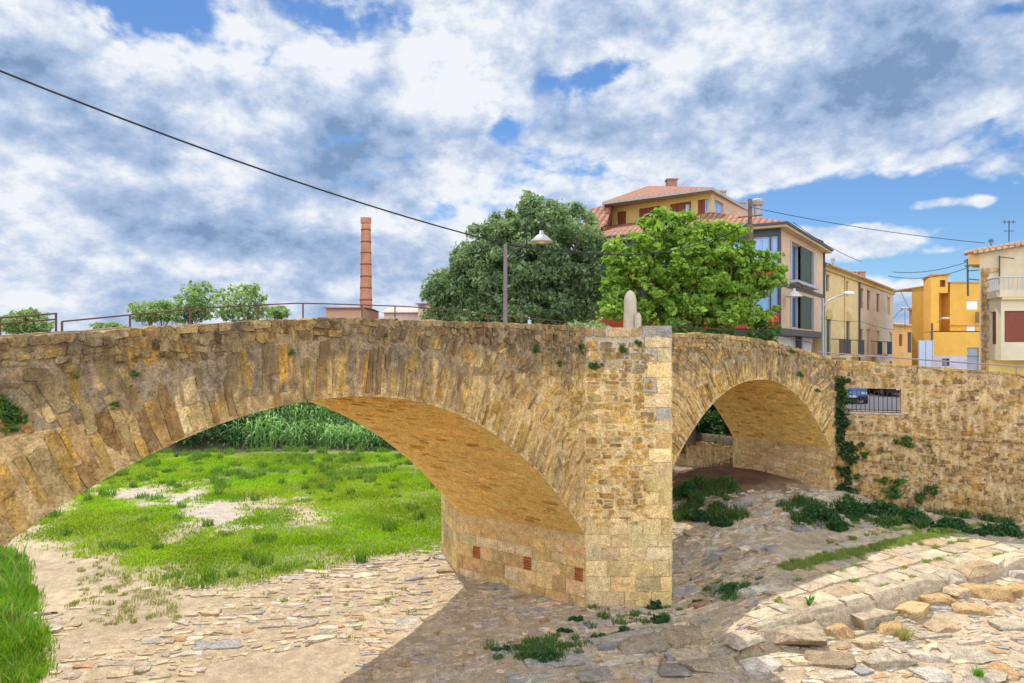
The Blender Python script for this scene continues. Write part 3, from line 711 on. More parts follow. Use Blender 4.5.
# legs of the small arch down to the ground, towards the abutment
def mapS2(w, v, h):
    p = J2 + d2 * T2B
    return np.stack([p[0] + nb2[0] * w - d2[0] * h, p[1] + nb2[1] * w - d2[1] * h, v], -1)
g = G(); Q = rows(0, BW, -5.2, intr2(T2B), (.1, .2), (.25, .6), jv=.1); Q = Q[(Q[..., 0].max(1) < BW) & (Q[..., 0].min(1) > 0)]
stones(g, mapS2, Q, pal([((.66, .48, .25), 3), ((.60, .40, .18), 3)], len(Q)), h=(.0, .025), gap=.01, rnd=.12, jit=.06, tilt=.02); g.build('abutment_blocks', M_ASH, bridge)

# ------------------------------------------------------------------ right retaining wall with a barred opening
wall = thing('retaining_wall', 'tall rubble stone wall right of the bridge with a barred rectangular opening', 'wall', (W0[0], W0[1], -5))
def mapW(s, v, h): return np.stack([W0[0] + WDIR[0] * s - WN[0] * h, W0[1] + WDIR[1] * s - WN[1] * h, v], -1)
def s_on_wall(px): u_ = (px - 512) / F; return (u_ * W0[1] - W0[0]) / (WDIR[0] - u_ * WDIR[1])
def z_on_wall(px, py): s = s_on_wall(px); return (HY - py) / F * (W0[1] + WDIR[1] * s)
sa, sb = s_on_wall(848), s_on_wall(901)
za, zb_ = z_on_wall(848, 411.5), z_on_wall(848, 388.5)
zc_, zd_ = z_on_wall(901, 413), z_on_wall(901, 388.5)
OZ0, OZ1 = (za + zc_) / 2, (zb_ + zd_) / 2
wt0 = z_on_wall(840, 360); wt1 = z_on_wall(1024, 373.5); sR = s_on_wall(1024)
def wtop(s): return wt0 + (wt1 - wt0) * np.clip(np.asarray(s, float), -1, 14) / sR
ld0 = z_on_wall(850, 433); ld1 = z_on_wall(1024, 442)
def ledge(s): return ld0 + (ld1 - ld0) * (np.asarray(s, float) - s_on_wall(850)) / (sR - s_on_wall(850))
g = G(); th = .55
def wblock(s0, s1, z0f, z1f):
    n = max(2, int((s1 - s0) / .5)); ss = np.linspace(s0, s1, n); v = []
    for s in ss:
        for zf in (z0f, z1f):
            z = float(zf(s) if callable(zf) else zf)
            for h in (0, -th): v.append(mapW(np.array([s]), np.array([z]), np.array([h]))[0])
    f = []
    for i in range(n - 1):
        a = 4 * i; b = a + 4; f += [(a, b, b + 2, a + 2), (a + 2, b + 2, b + 3, a + 3), (a + 3, b + 3, b + 1, a + 1), (a + 1, b + 1, b, a)]
    e = 4 * (n - 1); f += [(0, 2, 3, 1), (e, e + 1, e + 3, e + 2)]
    g.add(v, f, (.62, .46, .26))
wtf = lambda s: wtop(s) - .03
wblock(-.3, sa, -6.2, wtf); wblock(sa, sb, -6.2, OZ0); wblock(sa, sb, OZ1, wtf); wblock(sb, 26, -6.2, wtf)
g.build('wall_core', M_WALL, wall)
g = G()
Q = rows(-.2, 11, -6.0, .2, (.10, .21), (.13, .42), wav=.1, jv=.35, js=.45)
c = Q.mean(1); ok = (c[:, 1] < wtop(c[:, 0]) - .08) & (np.abs(c[:, 1] - ledge(c[:, 0])) > .09)
mn, mx = Q.min(1), Q.max(1)
ok &= ~((mx[:, 0] > sa - .02) & (mn[:, 0] < sb + .02) & (mx[:, 1] > OZ0 - .02) & (mn[:, 1] < OZ1 + .02))
low = c[:, 1] < ledge(c[:, 0])
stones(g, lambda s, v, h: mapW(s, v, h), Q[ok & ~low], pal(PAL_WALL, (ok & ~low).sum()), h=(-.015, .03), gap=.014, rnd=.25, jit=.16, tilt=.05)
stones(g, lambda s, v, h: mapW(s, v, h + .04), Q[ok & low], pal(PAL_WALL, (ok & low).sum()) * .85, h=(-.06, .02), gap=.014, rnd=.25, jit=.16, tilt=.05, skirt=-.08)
g.build('rubble_facing', M_WALL, wall)
g = G(); Q = []; s = -.2
while s < 11: w = rng.uniform(.2, .4); Q.append([[s, float(ledge(s)) - .035], [s + w, float(ledge(s + w)) - .035], [s + w, float(ledge(s + w)) + .03], [s, float(ledge(s)) + .03]]); s += w
stones(g, mapW, np.array(Q), pal(PAL_DARK, len(Q)) * 1.3, h=(.07, .09), gap=.003, rnd=.1, jit=.04, tilt=.0); g.build('ledge_course', M_WALL, wall)
g = G(); Q = []; s = -.2
while s < 14: w = rng.uniform(.3, .6); Q.append([[s, float(wtop(s)) - .08], [s + w, float(wtop(s + w)) - .08], [s + w, float(wtop(s + w)) + rng.normal(0, .01)], [s, float(wtop(s)) + rng.normal(0, .01)]]); s += w
stones(g, mapW, np.array(Q), pal(PAL_WALL, len(Q)) * 1.3, h=(.0, .04), gap=.003, rnd=.15, jit=.05, tilt=.0, skirt=-.5); g.build('wall_coping', M_WALL, wall)
gr_ = G(); s = sa + .12
while s < sb - .05: p = mapW(np.array([s]), np.array([0.]), np.array([-.12]))[0]; gr_.tube([(p[0], p[1], OZ0), (p[0], p[1], OZ1 - .08)], .011, 6); s += .125
for zz in (OZ0 + .06,): gr_.tube([mapW(np.array([sa]), np.array([zz]), np.array([-.12]))[0], mapW(np.array([sb]), np.array([zz]), np.array([-.12]))[0]], .014, 6)
gr_.build('window_bars', plain('dark_bars', (.06, .055, .06), .6), wall)
gr_ = G(); gr_.prism([tuple(mapW(np.array([s_]), np.array([0.]), np.array([h_]))[0][:2]) for s_, h_ in ((sa - .12, .03), (sb + .04, .03), (sb + .04, -.3), (sa - .12, -.3))], OZ0 - .06, OZ0 + .0, (.5, .42, .36)); gr_.build('window_sill', M_ASH, wall)
# ------------------------------------------------------------------ river bed paving and loose stones
def mapG(ang, ox=0, oy=0, lift=0.):
    c, s_ = math.cos(ang), math.sin(ang)
    def f(s, v, h):
        x = ox + c * s - s_ * v; y = oy + s_ * s + c * v
        return np.stack([x, y, terrain(x, y) + h + lift], -1)
    return f
def mapK(s, v, h):
    x = K0[0] + KD[0] * s + KN[0] * v; y = K0[1] + KD[1] * s + KN[1] * v
    return np.stack([x, y, terrain(x, y) + h], -1)
def kuv(x, y): return (x - K0[0]) * KD[0] + (y - K0[1]) * KD[1], (x - K0[0]) * KN[0] + (y - K0[1]) * KN[1]
_ys = np.arange(9, 60, .04)
def gpt(px, py):
    """where the sight line of a pixel first meets the terrain"""
    x = (px - 512) / F * _ys; zr = (HY - py) / F * _ys; k = np.argmax(terrain(x, _ys) >= zr)
    return np.array([x[k], _ys[k], zr[k]])
ang = math.radians(14)
for nm, hr, wr, dens, hh, lo in (('river_cobbles', (.07, .17), (.12, .42), .97, (-.022, .026), -.9), ('flagstone_rubble', (.18, .36), (.25, .85), .34, (-.01, .05), -.3)):
    Q = rows(-16, 24, -2, 30, hr, wr, wav=.5, jv=.5, js=.7)
    f = mapG(ang, -2, 6); c = Q.mean(1); p = f(c[:, 0], c[:, 1], c[:, 0] * 0)
    x, y = p[:, 0], p[:, 1]; gr, lf = zones(x, y); u, k = kuv(x, y)
    n = fbm(x * .7, y * .7, 3)
    ok = (y > 11.6) & (y < 27) & (np.abs(x) < y * .80) & (gr < .35) & (lf < .3) & (sdist(x, y, Z_EARTH) < .0 + n * .5) & (sdist(x, y, HIGH) < -.3)
    # a stony strip from the lower left to the pier, bare trodden earth beyond it
    ok &= (y < 21.0 - .0 * x + n * 1.2 + np.where(x > 2.5, 6., 0) - np.where(x < -6, (-6 - x) * 1.1, 0))
    ok &= ~((k > -.1) & (k < 4.0) & (u > -1.2 + k * 1.25)) & (n > lo * 2 - .25 - np.where(x > 2., .5, 0)) & (rng.random(len(x)) < dens)
    ok &= ~((np.abs(x - 7) < 2.6) & (y > 22.8)) & ~((sdist(x, y, Z_TRACK) + n * .8 > .1) & (rng.random(len(x)) < .9))
    g = G(); Qk = Q[ok]; cc = Qk.mean(1, keepdims=True); Qk = cc + (Qk - cc) * rng.uniform(.7, 1.0, (len(Qk), 1, 1))
    stones(g, f, Qk, pal(PAL_RIVER, len(Qk)) * 1.12, h=hh, gap=.006, rnd=.25, jit=.2, tilt=.05, skirt=-.12, cham=.1)
    tag(g.build(nm, M_GROUND_STONE), kind='stuff', label='irregular flat stones set in the dry river bed' if 'cob' in nm else 'bigger worn slabs scattered over the river bed', cat='stones')
Q = rows(-16, 24, -2, 30, (.14, .34), (.22, .7), wav=.6, jv=.5, js=.7); f = mapG(math.radians(24), -2, 6); c = Q.mean(1); p = f(c[:, 0], c[:, 1], c[:, 0] * 0); x, y = p[:, 0], p[:, 1]; u, k = kuv(x, y)
ok = (x > 1.8) & (y > 13) & (y < 23.5) & (x < y * .55) & (k > -.3) & ((k > 4.) | (u < -1.3 + k * 1.2)) & (rng.random(len(x)) < .62) & (sdist(x, y, HIGH) < -.8) & ~((np.abs(x - 7) < 1.8) & (y > 22.0))
g = G(); stones(g, f, Q[ok], pal(PAL_RIVER, ok.sum()) * rng.uniform(.7, 1.15, (ok.sum(), 1)), h=(-.04, .08), gap=.02, rnd=.35, jit=.3, tilt=.12, skirt=-.14, cham=.14)
tag(g.build('rough_cobbles', M_GROUND_STONE), kind='stuff', label='rough uneven cobbles between the pier and the paved apron', cat='stones')
# paved apron
M_PAVE = stone_mat('worn_paving', .45, .15, (.25, .2, .15), grain=4., lime=.25, bstr=.5)
PAL_PAVE = [((.50, .42, .29), 4), ((.47, .38, .26), 3), ((.50, .37, .22), 1.5), ((.41, .36, .27), 1)]
ap = thing('paved_apron', 'sloping apron of pale rectangular slabs laid in long rows with grass in the joints', 'paving', (K0[0], K0[1], -5.3)); ap['kind'] = 'structure'
for k_, (a, b, u0, wr) in enumerate(((.0, .40, -1.4, (.7, 1.5)), (.46, .98, -.9, (.35, .85)), (1.04, 1.56, -.5, (.45, .95)), (1.62, 2.08, .6, (.4, .9)), (2.5, 2.95, 2.8, (.3, .8)), (3.0, 3.4, 4.4, (.3, .7)), (3.45, 3.85, 6.4, (.3, .7)))):
    g = G(); Q = []; s = u0
    while s < 13: w = rng.uniform(*wr); Q.append([[s, a], [s + w, a], [s + w, b], [s, b]]); s += w
    Q = np.array(Q); Q[:, :, 1] += (0 if k_ == 0 else .06) * fbm(Q[:, :, 0] * .4 + k_, Q[:, :, 1] * 0, 2)
    if k_ > 0: Q = Q[rng.random(len(Q)) < .94]
    stones(g, mapK, Q, pal(PAL_PAVE, len(Q)), h=(.07, .10) if k_ == 0 else (.005, .035), gap=.01, rnd=.07, jit=.035, tilt=.012, skirt=-.4, cham=.08)
    g.build('kerb_row' if k_ == 0 else 'slab_row', M_PAVE, ap)
def rock(name, px, py, wpx, dr, hr, col, rot, boxy, label, zoff=0., cat='stone', group=None, tilt=(0, 0), mat=None):
    """one loose stone: a rounded, chipped block resting on the ground"""
    p = gpt(px, py); z = p[2]; w = wpx / F * p[1]; d = w * dr; h = w * hr
    n = 17; boxy = boxy * 2.2; g_ = G(); P_ = []
    lin = np.linspace(-1, 1, n); F_ = []; key = {}; V_ = []
    def vid(a):
        k = tuple(np.round(a, 4))
        if k not in key: key[k] = len(V_); V_.append(a)
        return key[k]
    for ax in range(3):
        for sg in (-1, 1):
            for i in range(n - 1):
                for j in range(n - 1):
                    q = []
                    for (u, v) in ((i, j), (i + 1, j), (i + 1, j + 1), (i, j + 1)):
                        c = [0, 0, 0]; c[ax] = sg; c[(ax + 1) % 3] = lin[u]; c[(ax + 2) % 3] = lin[v]; q.append(vid(np.array(c, float)))
                    F_.append(q if sg > 0 else q[::-1])
    V_ = np.array(V_); sph = V_ / np.linalg.norm(V_, axis=1, keepdims=True)
    nrm = (np.abs(V_) ** boxy).sum(1) ** (1 / boxy); V2 = V_ / nrm[:, None]
    sd_ = rng.random(3) * 50
    # cut by random planes for facets
    for _ in range(11):
        nn = rng.normal(0, 1, 3); nn[2] *= .7; nn /= np.linalg.norm(nn); lim = rng.uniform(.58, .9) * np.abs(V2 @ nn).max()
        dd = V2 @ nn; ov = np.maximum(dd - lim, 0); V2 = V2 - ov[:, None] * nn
    V2 = V2 + .07 * (fbm(V2[:, 0] * 1.7 + sd_[0], V2[:, 1] * 1.7 + V2[:, 2] + sd_[1], 4))[:, None] * sph
    V2 = V2 * (1 + .045 * fbm(V2[:, 0] * 7 + sd_[1], V2[:, 2] * 6 + V2[:, 1] * 4, 3))[:, None]
    c, s_ = math.cos(rot), math.sin(rot)
    x = V2[:, 0] * w / 2; y = V2[:, 1] * d / 2; zz = V2[:, 2] * h / 2 + tilt[0] * x + tilt[1] * y
    X_ = np.stack([x * c - y * s_, x * s_ + y * c, zz], -1)
    g_.add(X_, np.array(F_), np.array(col) * (1 + .15 * fbm(V2[:, 0] * 3 + 5, V2[:, 1] * 3 + V2[:, 2], 3))[:, None])
    o = g_.build(name, mat or M_GROUND_STONE, smooth=True)
    o.data.set_sharp_from_angle(angle=math.radians(20))
    o.location = (p[0], p[1], z + h * .08 + zoff)
    return tag(o, label, cat, group)
OR = (.52, .34, .15); PL = (.47, .39, .27); BR = (.33, .25, .155); WH = (.47, .41, .30); GY = (.30, .27, .23)
GA = 'loose blocks below the apron kerb'
for a in (
    ('stone_block', 866, 618, 58, .55, .22, PL, .45, 9, 'long pale flat-topped block lying against the kerb of the apron'),
    ('stone_block', 833, 635, 38, .8, .42, OR, -.5, 7, 'squarish tan block with a bright front corner, left of the long pale block'),
    ('stone_block', 890, 632, 34, .6, .36, OR, .35, 5, 'wedge-shaped ochre block just below the long pale block'),
    ('stone_block', 912, 612, 40, .75, .34, (.60, .42, .2), .6, 5, 'broad orange block with an uneven top beside the dry tuft'),
    ('stone_block', 935, 602, 32, .8, .38, OR, .4, 4, 'rounded tan block below the kerb, right of the broad orange block'),
    ('stone_block', 954, 594, 30, .8, .4, (.54, .42, .26), .5, 4, 'short dull tan block touching the kerb, fifth along the row'),
    ('stone_block', 988, 596, 46, .55, .34, OR, -.1, 5, 'large tan block with a layered dark underside near the right edge'),
    ('stone_block', 1016, 592, 30, .7, .36, OR, .1, 5, 'tan block cut by the right edge beside the layered block'),
    ('stone_slab', 973, 611, 38, .5, .2, (.55, .36, .18), -.35, 6, 'thin orange slab tilted on the sand by itself'),
    ('stone', 941, 628, 32, .7, .36, (.52, .38, .22), .2, 3.5, 'lumpy ochre stone with a dark base standing apart on the sand'),
    ('stone', 868, 643, 32, .7, .3, (.56, .42, .25), .3, 3.5, 'low tan stone in front of the wedge-shaped block'),
    ('stone_slab', 829, 661, 46, .85, .2, BR, -.4, 7, 'flat brown slab tipped towards the viewer at the bottom'),
    ('boulder', 790, 634, 62, .7, .26, (.42, .33, .22), -.15, 4, 'wide brown boulder flush with the sand left of the blocks'),
    ('boulder', 799, 616, 34, .8, .3, (.44, .35, .24), .3, 4, 'small brown boulder behind the wide one at the kerb end'),
    ('stone', 887, 663, 50, .6, .32, WH, .1, 3, 'rough white pitted stone at the bottom of the picture'),
    ('stone', 931, 659, 40, .6, .3, (.62, .52, .4), -.25, 4, 'white stone with an orange broken side, right of the pitted one'),
    ('stone', 1013, 627, 40, .7, .2, WH, 0, 4, 'smooth white stone at the right edge half sunk in sand'),
    ('stone_slab', 968, 654, 52, .8, .08, WH, -.3, 6, 'very flat whitish slab with a broken orange edge'),
    ('stone', 760, 667, 40, .8, .24, (.6, .52, .42), .2, 3, 'cream rough stone next to the corner of the shadow'),
    ('stone', 984, 677, 46, .8, .14, WH, .1, 3.5, 'whitish stone cut by the bottom edge, lower right'),
    ('stone', 934, 677, 34, .8, .26, (.55, .5, .43), .3, 3.5, 'grey-white stone at the bottom edge below the orange-sided one'),
    ('boulder', 1017, 576, 26, .9, .4, (.5, .44, .36), .0, 3.5, 'grey boulder sitting in the curve of the kerb'),
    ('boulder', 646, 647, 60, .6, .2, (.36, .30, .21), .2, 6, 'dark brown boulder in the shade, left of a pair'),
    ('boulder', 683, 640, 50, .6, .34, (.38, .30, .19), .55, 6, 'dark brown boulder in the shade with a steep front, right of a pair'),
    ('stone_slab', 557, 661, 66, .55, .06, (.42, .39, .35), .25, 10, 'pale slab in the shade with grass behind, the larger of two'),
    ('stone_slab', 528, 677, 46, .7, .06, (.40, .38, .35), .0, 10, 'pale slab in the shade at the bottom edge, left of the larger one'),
    ('stone_slab', 624, 640, 74, .22, .12, (.42, .38, .31), .42, 8, 'long narrow pale strip of stone in front of the pier'),
    ('boulder', 705, 668, 52, .6, .28, (.38, .31, .22), .2, 4, 'brown boulder at the corner of the sunlit sand, bottom'),
    ('stone', 745, 641, 40, .7, .18, (.5, .42, .31), .5, 3.5, 'tan stone half buried at the edge of the shadow'),
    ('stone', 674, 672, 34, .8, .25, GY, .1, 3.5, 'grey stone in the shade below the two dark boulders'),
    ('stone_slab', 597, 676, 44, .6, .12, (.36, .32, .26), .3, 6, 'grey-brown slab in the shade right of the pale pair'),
    ('stone', 527, 0, 0, 0, 0, 0, 0, 0, ''),
):
    if a[3] == 0: continue
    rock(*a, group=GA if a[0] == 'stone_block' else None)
# ------------------------------------------------------------------ grass and plants
def blades(g, x, y, z, h, w, cols, lean=.35):
    n = len(x); th = rng.uniform(0, 2 * PI, n); dx, dy = np.cos(th), np.sin(th); ph = rng.uniform(0, 2 * PI, n)
    lx = np.cos(ph) * lean * h * rng.uniform(.2, 1.3, n); ly = np.sin(ph) * lean * h * rng.uniform(.2, 1.3, n)
    a = np.stack([x - dx * w, y - dy * w, z - .02], -1); b = np.stack([x + dx * w, y + dy * w, z - .02], -1)
    m1 = np.stack([x - dx * w * .7 + lx * .4, y - dy * w * .7 + ly * .4, z + h * .6], -1); m2 = np.stack([x + dx * w * .7 + lx * .4, y + dy * w * .7 + ly * .4, z + h * .6], -1)
    t = np.stack([x + lx, y + ly, z + h], -1)
    V_ = np.stack([a, b, m2, m1, t], 1).reshape(-1, 3); o = (np.arange(n) * 5)[:, None]
    base = g.n; g.add(V_, np.array([[0, 1, 2, 3]]) + o, np.repeat(cols, 5, 0)); g.f.append((np.array([[3, 2, 4]]) + o + base).ravel()); g.lt.append(np.full(n, 3)); g.mi.append(np.zeros(n, int))
def scatter(n, x0, x1, y0, y1, dens):
    x = rng.uniform(x0, x1, n); y = rng.uniform(y0, y1, n); k = rng.random(n) < dens(x, y); return x[k], y[k]
def gcol(n, a=(.17, .30, .02), b=(.28, .40, .03), c=(.30, .28, .10), dry=.08):
    t = rng.random((n, 1)); q = np.array(a) * (1 - t) + np.array(b) * t; d = rng.random(n) < dry; q[d] = np.array(c); return q * rng.uniform(.8, 1.2, (n, 1))
def zr_(x, y): return terrain(x, y)
x, y = scatter(420000, -26, 3, 15.5, 38.5, lambda x, y: np.clip(zones(x, y)[0] * (.75 + 1.3 * fbm(x * .7, y * .7, 4)), 0, 1) * np.where(y < 38, 1, 0) * (np.abs(x) < y * .85))
g = G(); t_ = np.clip(.5 + fbm(x * .5 + 8, y * .5, 3) * 1.4, 0, 1)
cg_ = gcol(len(x), (.21, .36, .012), (.33, .47, .02), dry=.06); t2 = np.clip(.5 + fbm(x * .28 + 3, y * .45 + 9, 4) * 2.2, 0, 1)[:, None]; cg_ = cg_ * (.72 + .4 * t_[:, None]); cg_ = cg_ * (1 - t2) + t2 * cg_ * np.array([1.12, .97, 1.2]); dry = rng.random(len(x)) < .10 * t2[:, 0]; cg_[dry] = (.42, .36, .16)
blades(g, x, y, zr_(x, y), (.035 + .05 * rng.random(len(x))) * (1 + 1.2 * np.clip(fbm(x * 1.3, y * 1.3, 3), 0, 1)), .010 + .0005 * y, cg_)
tag(g.build('meadow_grass', M_GRASS), kind='stuff', label='short bright green grass on the dry river bed beyond the big arch', cat='grass')
# taller rough tufts towards the bank and along the near margin of the meadow
tx, ty = scatter(900, -24, 4, 16, 39, lambda x, y: np.clip((zones(x, y)[0] > .1) * (sstep(27, 33, y) * .8 + .12 + .5 * sstep(18.9, 17.5, y)), 0, 1))
g = G()
for x0, y0 in zip(tx, ty):
    r = rng.uniform(.12, .35); n = int(40 + 120 * r); a = rng.uniform(0, 2 * PI, n); q = r * np.sqrt(rng.random(n)); x = x0 + np.cos(a) * q; y = y0 + np.sin(a) * q
    blades(g, x, y, zr_(x, y), rng.uniform(.12, .38) * rng.uniform(.6, 1.1, n), .014, gcol(n, (.10, .20, .03), (.16, .27, .05), dry=.12), .5)
tag(g.build('grass_tufts', M_GRASS), kind='stuff', label='taller rough grass tufts at the edges of the meadow', cat='grass')
x, y = scatter(160000, -17, -7, 11, 20.5, lambda x, y: zones(x, y)[1] * np.where(np.abs(x) < y * .78, 1, 0))
g = G(); blades(g, x, y, zr_(x, y), (.08 + .16 * rng.random(len(x))) * (1 + .9 * fbm(x * .8, y * .8, 3)), .011, (.85 + .5 * fbm(x * .7 + 5, y * .7, 3))[:, None] * gcol(len(x), (.17, .32, .02), (.26, .42, .04), dry=.06), .45)
x, y = scatter(9000, -17, -7, 11, 20.5, lambda x, y: (zones(x, y)[1] > .3) * (fbm(x * 1.1, y * 1.1, 3) > .05) * np.where(np.abs(x) < y * .78, 1, 0))
blades(g, x, y, zr_(x, y), .25 + .35 * rng.random(len(x)), .02, gcol(len(x), (.10, .22, .03), (.22, .36, .07), dry=.2), .6)
tag(g.build('bank_grass', M_GRASS), kind='stuff', label='thick grass in the near left corner beside the track', cat='grass')
# thin dry growth on the track, green tufts in the paving joints and in the shade
def tuftset(name, spots, label, hh=(.06, .16), dn=60, cols=dict(), r=(.08, .25), w=.008):
    g = G()
    for (x0, y0, s) in spots:
        rr = rng.uniform(*r) * s; n = int(dn * s * s + 12); a = rng.uniform(0, 2 * PI, n); q = rr * np.sqrt(rng.random(n)); x = x0 + np.cos(a) * q; y = y0 + np.sin(a) * q
        blades(g, x, y, zr_(x, y), rng.uniform(*hh) * s * rng.uniform(.6, 1.1, n), w, gcol(n, **cols), .7)
    return tag(g.build(name, M_GRASS), kind='stuff', label=label, cat='grass')
sp = []
for (k0, u0, u1, n) in ((.43, -.5, 12, 90), (1.01, 0, 12, 90), (1.59, 1, 12, 60), (2.3, 1.8, 9, 330), (2.12, 2., 10, 120), (3.0, 4, 12, 60), (3.9, 6.5, 13, 120)):
    for _ in range(n):
        u = rng.uniform(u0, u1) ; k = k0 + rng.normal(0, .03 if k0 < 2 else .1); 
        if fbm(u * 1.3, k0 * 9, 2) < -.05 and k0 < 2: continue
        sp.append((K0[0] + KD[0] * u + KN[0] * k, K0[1] + KD[1] * u + KN[1] * k, rng.uniform(.35, .8)))
tuftset('joint_grass', sp, 'low grass growing in the joints of the paved apron', cols=dict(a=(.20, .28, .05), b=(.30, .36, .09), dry=.25), r=(.08, .2), dn=90)
sp = [(p[0], p[1], s) for px, py, s in [(70 + rng.uniform(0, 110), 555 + rng.uniform(0, 70), rng.uniform(.3, .9)) for _ in range(150)] + [(rng.uniform(230, 460), rng.uniform(550, 640), rng.uniform(.3, .8)) for _ in range(34)] for p in [onz(px, py, -5.66)]]
tuftset('dry_grass', sp, 'thin olive tufts on the trodden track and among the cobbles', cols=dict(a=(.22, .24, .07), b=(.34, .33, .14), dry=.4), dn=34)
# leafy plants
def leafcloud(g, cen, rad, per, size, colf, up=.3, flat=.7, asp=.5):
    cen = np.asarray(cen, float); m = len(cen); rad = np.broadcast_to(np.asarray(rad, float), m)
    n = m * per; C_ = np.repeat(cen, per, 0); R_ = np.repeat(rad, per)
    d = rng.normal(0, 1, (n, 3)); d /= np.linalg.norm(d, axis=1, keepdims=True); r = rng.random(n) ** .45
    P = C_ + d * (R_ * r)[:, None] * np.array([1, 1, flat])
    nm = d * .8 + rng.normal(0, .7, (n, 3)) + np.array([0, 0, up]); nm /= np.linalg.norm(nm, axis=1, keepdims=True)
    t = np.cross(nm, rng.normal(0, 1, (n, 3))); t /= np.linalg.norm(t, axis=1, keepdims=True); b = np.cross(nm, t)
    s = size * np.exp(rng.normal(-.05, .38, n))[:, None]
    V_ = np.stack([P - t * s, P - b * s * asp + nm * s * .12, P + t * s, P + b * s * asp + nm * s * .12], 1).reshape(-1, 3)
    cc = colf(P, C_, n); g.add(V_, np.arange(n * 4).reshape(n, 4), np.repeat(cc, 4, 0))
def lc(a, b, var=.25):
    a = np.array(a); b = np.array(b)
    def f(P, C_, n):
        t = np.clip(rng.random((n, 1)) * .6 + .4 * (np.repeat(rng.random((max(1, n // 40) + 1, 1)), 40, 0)[:n]), 0, 1)
        return (a * (1 - t) + b * t) * rng.uniform(1 - var, 1 + var, (n, 1))
    return f
def bush(name, p, rx, ry, rz, label, n=14, per=90, size=.05, a=(.04, .10, .03), b=(.09, .19, .05), cat='bush', parent=None, group=None, mat=None):
    cen = []; rad = []
    for _ in range(n):
        u = rng.normal(0, 1, 3); u /= np.linalg.norm(u); u[2] = abs(u[2]); q = rng.uniform(.3, .8)
        cen.append((p[0] + u[0] * rx * q, p[1] + u[1] * ry * q, p[2] + u[2] * rz * q)); rad.append(rng.uniform(.25, .5) * min(rx, rz * 1.6))
    g = G(); leafcloud(g, cen, rad, per, size, lc(a, b)); o = g.build(name, mat or M_LEAF, parent)
    if parent is None: tag(o, label, cat, group)
    return o
GS = 'low green plants in the shade near the pier'
DA, DB = (.03, .085, .03), (.07, .16, .05)
for px, py, wpx, rz, lb in (
    (505, 648, 30, .10, 'narrow strip of low green plants left of the pale slabs'), (545, 655, 44, .16, 'largest clump of low green plants behind the pale slab'),
    (575, 616, 22, .08, 'small green clump close to the pier foot, left one'), (598, 637, 30, .1, 'green clump between the pier and the narrow stone strip'),
    (626, 628, 18, .12, 'little round green clump in front of the pier'), (655, 604, 20, .2, 'green clump at the right foot of the pier'), (662, 618, 24, .14, 'green clump right of the pier foot, the lower one'),
    (728, 590, 40, .2, 'green clump in shade on the cobbles right of the pier'), (700, 600, 20, .08, 'flat green clump on cobbles beside the pier edge'), (565, 628, 20, .07, 'tiny flat green clump on the earth before the pier')):
    p = gpt(px, py + 4); w = wpx / F * p[1] / 2
    bush('ground_plant', p, w, w * .55, rz * 1.1, lb, 12, 110, .028, DA, DB, 'plant', group=GS)
for px, py, w, rz, lb in (
    (700, 512, 26, .35, 'dark green plants under the small arch, nearest to the pier'), (722, 517, 22, .30, 'dark green plants under the small arch beside the earth mound'), (688, 487, 26, .4, 'dark weeds at the back under the small arch'),
    (820, 512, 44, .42, 'broad dark bush at the foot of the abutment'), (850, 505, 44, .45, 'dark bush in the corner between abutment and wall'), (838, 522, 22, .32, 'round darker green bush in front of the corner'),
    (880, 508, 44, .45, 'dark bush along the wall foot, right of the corner one'), (915, 514, 46, .42, 'dark bush along the wall foot, beside the hollow'), (948, 521, 38, .34, 'low dark bush on the wall foot right of the others'), (1004, 527, 40, .34, 'green bush at the wall foot near the right edge'), (975, 526, 26, .16, 'sparse low weeds at the wall foot')):
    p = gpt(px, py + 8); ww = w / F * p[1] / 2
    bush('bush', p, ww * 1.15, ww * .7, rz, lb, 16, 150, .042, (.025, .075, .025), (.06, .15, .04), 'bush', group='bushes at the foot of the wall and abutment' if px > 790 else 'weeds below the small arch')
p = gpt(893, 524); bush('weed', p, .5, .3, .2, 'yellow-green weeds catching the sun before the wall bushes', 10, 90, .035, (.14, .22, .03), (.24, .34, .05), 'plant')
p = gpt(935, 533); bush('weed', p, .8, .3, .16, 'yellow-green weeds at the upper edge of the apron', 12, 90, .03, (.16, .24, .04), (.26, .34, .06), 'plant')
g = G()
for k_ in range(26):
    p = gpt(809, 607); a_ = rng.uniform(0, 2 * PI); l_ = rng.uniform(.1, .26); q = p + np.array([math.cos(a_) * l_ * .6, math.sin(a_) * l_ * .6, l_]); side = np.array([-math.sin(a_), math.cos(a_), 0]) * .018; m_ = (p + q) / 2 + np.array([0, 0, .03])
    g.add([p, m_ + side, q, m_ - side], [(0, 1, 2, 3)], np.array([.12, .26, .04]) * rng.uniform(.8, 1.3))
tag(g.build('leafy_weed', M_GRASS), 'single bright leafy weed growing from the left end of the apron', 'weed')
g = G(); p = gpt(905, 640); n = 160; a_ = rng.uniform(0, 2 * PI, n); q = .1 * np.sqrt(rng.random(n)); x = p[0] + np.cos(a_) * q; y = p[1] + np.sin(a_) * q
blades(g, x, y, zr_(x, y), rng.uniform(.15, .38, n), .005, gcol(n, (.36, .33, .13), (.45, .4, .2), dry=.3), .9)
tag(g.build('dry_tuft', M_GRASS), 'dry straw-coloured grass tuft between the orange blocks', 'grass tuft')
g = G(); p = gpt(978, 679); n = 60; a_ = rng.uniform(0, 2 * PI, n); q = .07 * np.sqrt(rng.random(n)); x = p[0] + np.cos(a_) * q; y = p[1] + np.sin(a_) * q
blades(g, x, y, zr_(x, y) + .05, rng.uniform(.08, .2, n), .009, gcol(n, (.13, .3, .03), (.2, .36, .04), dry=.0), .8)
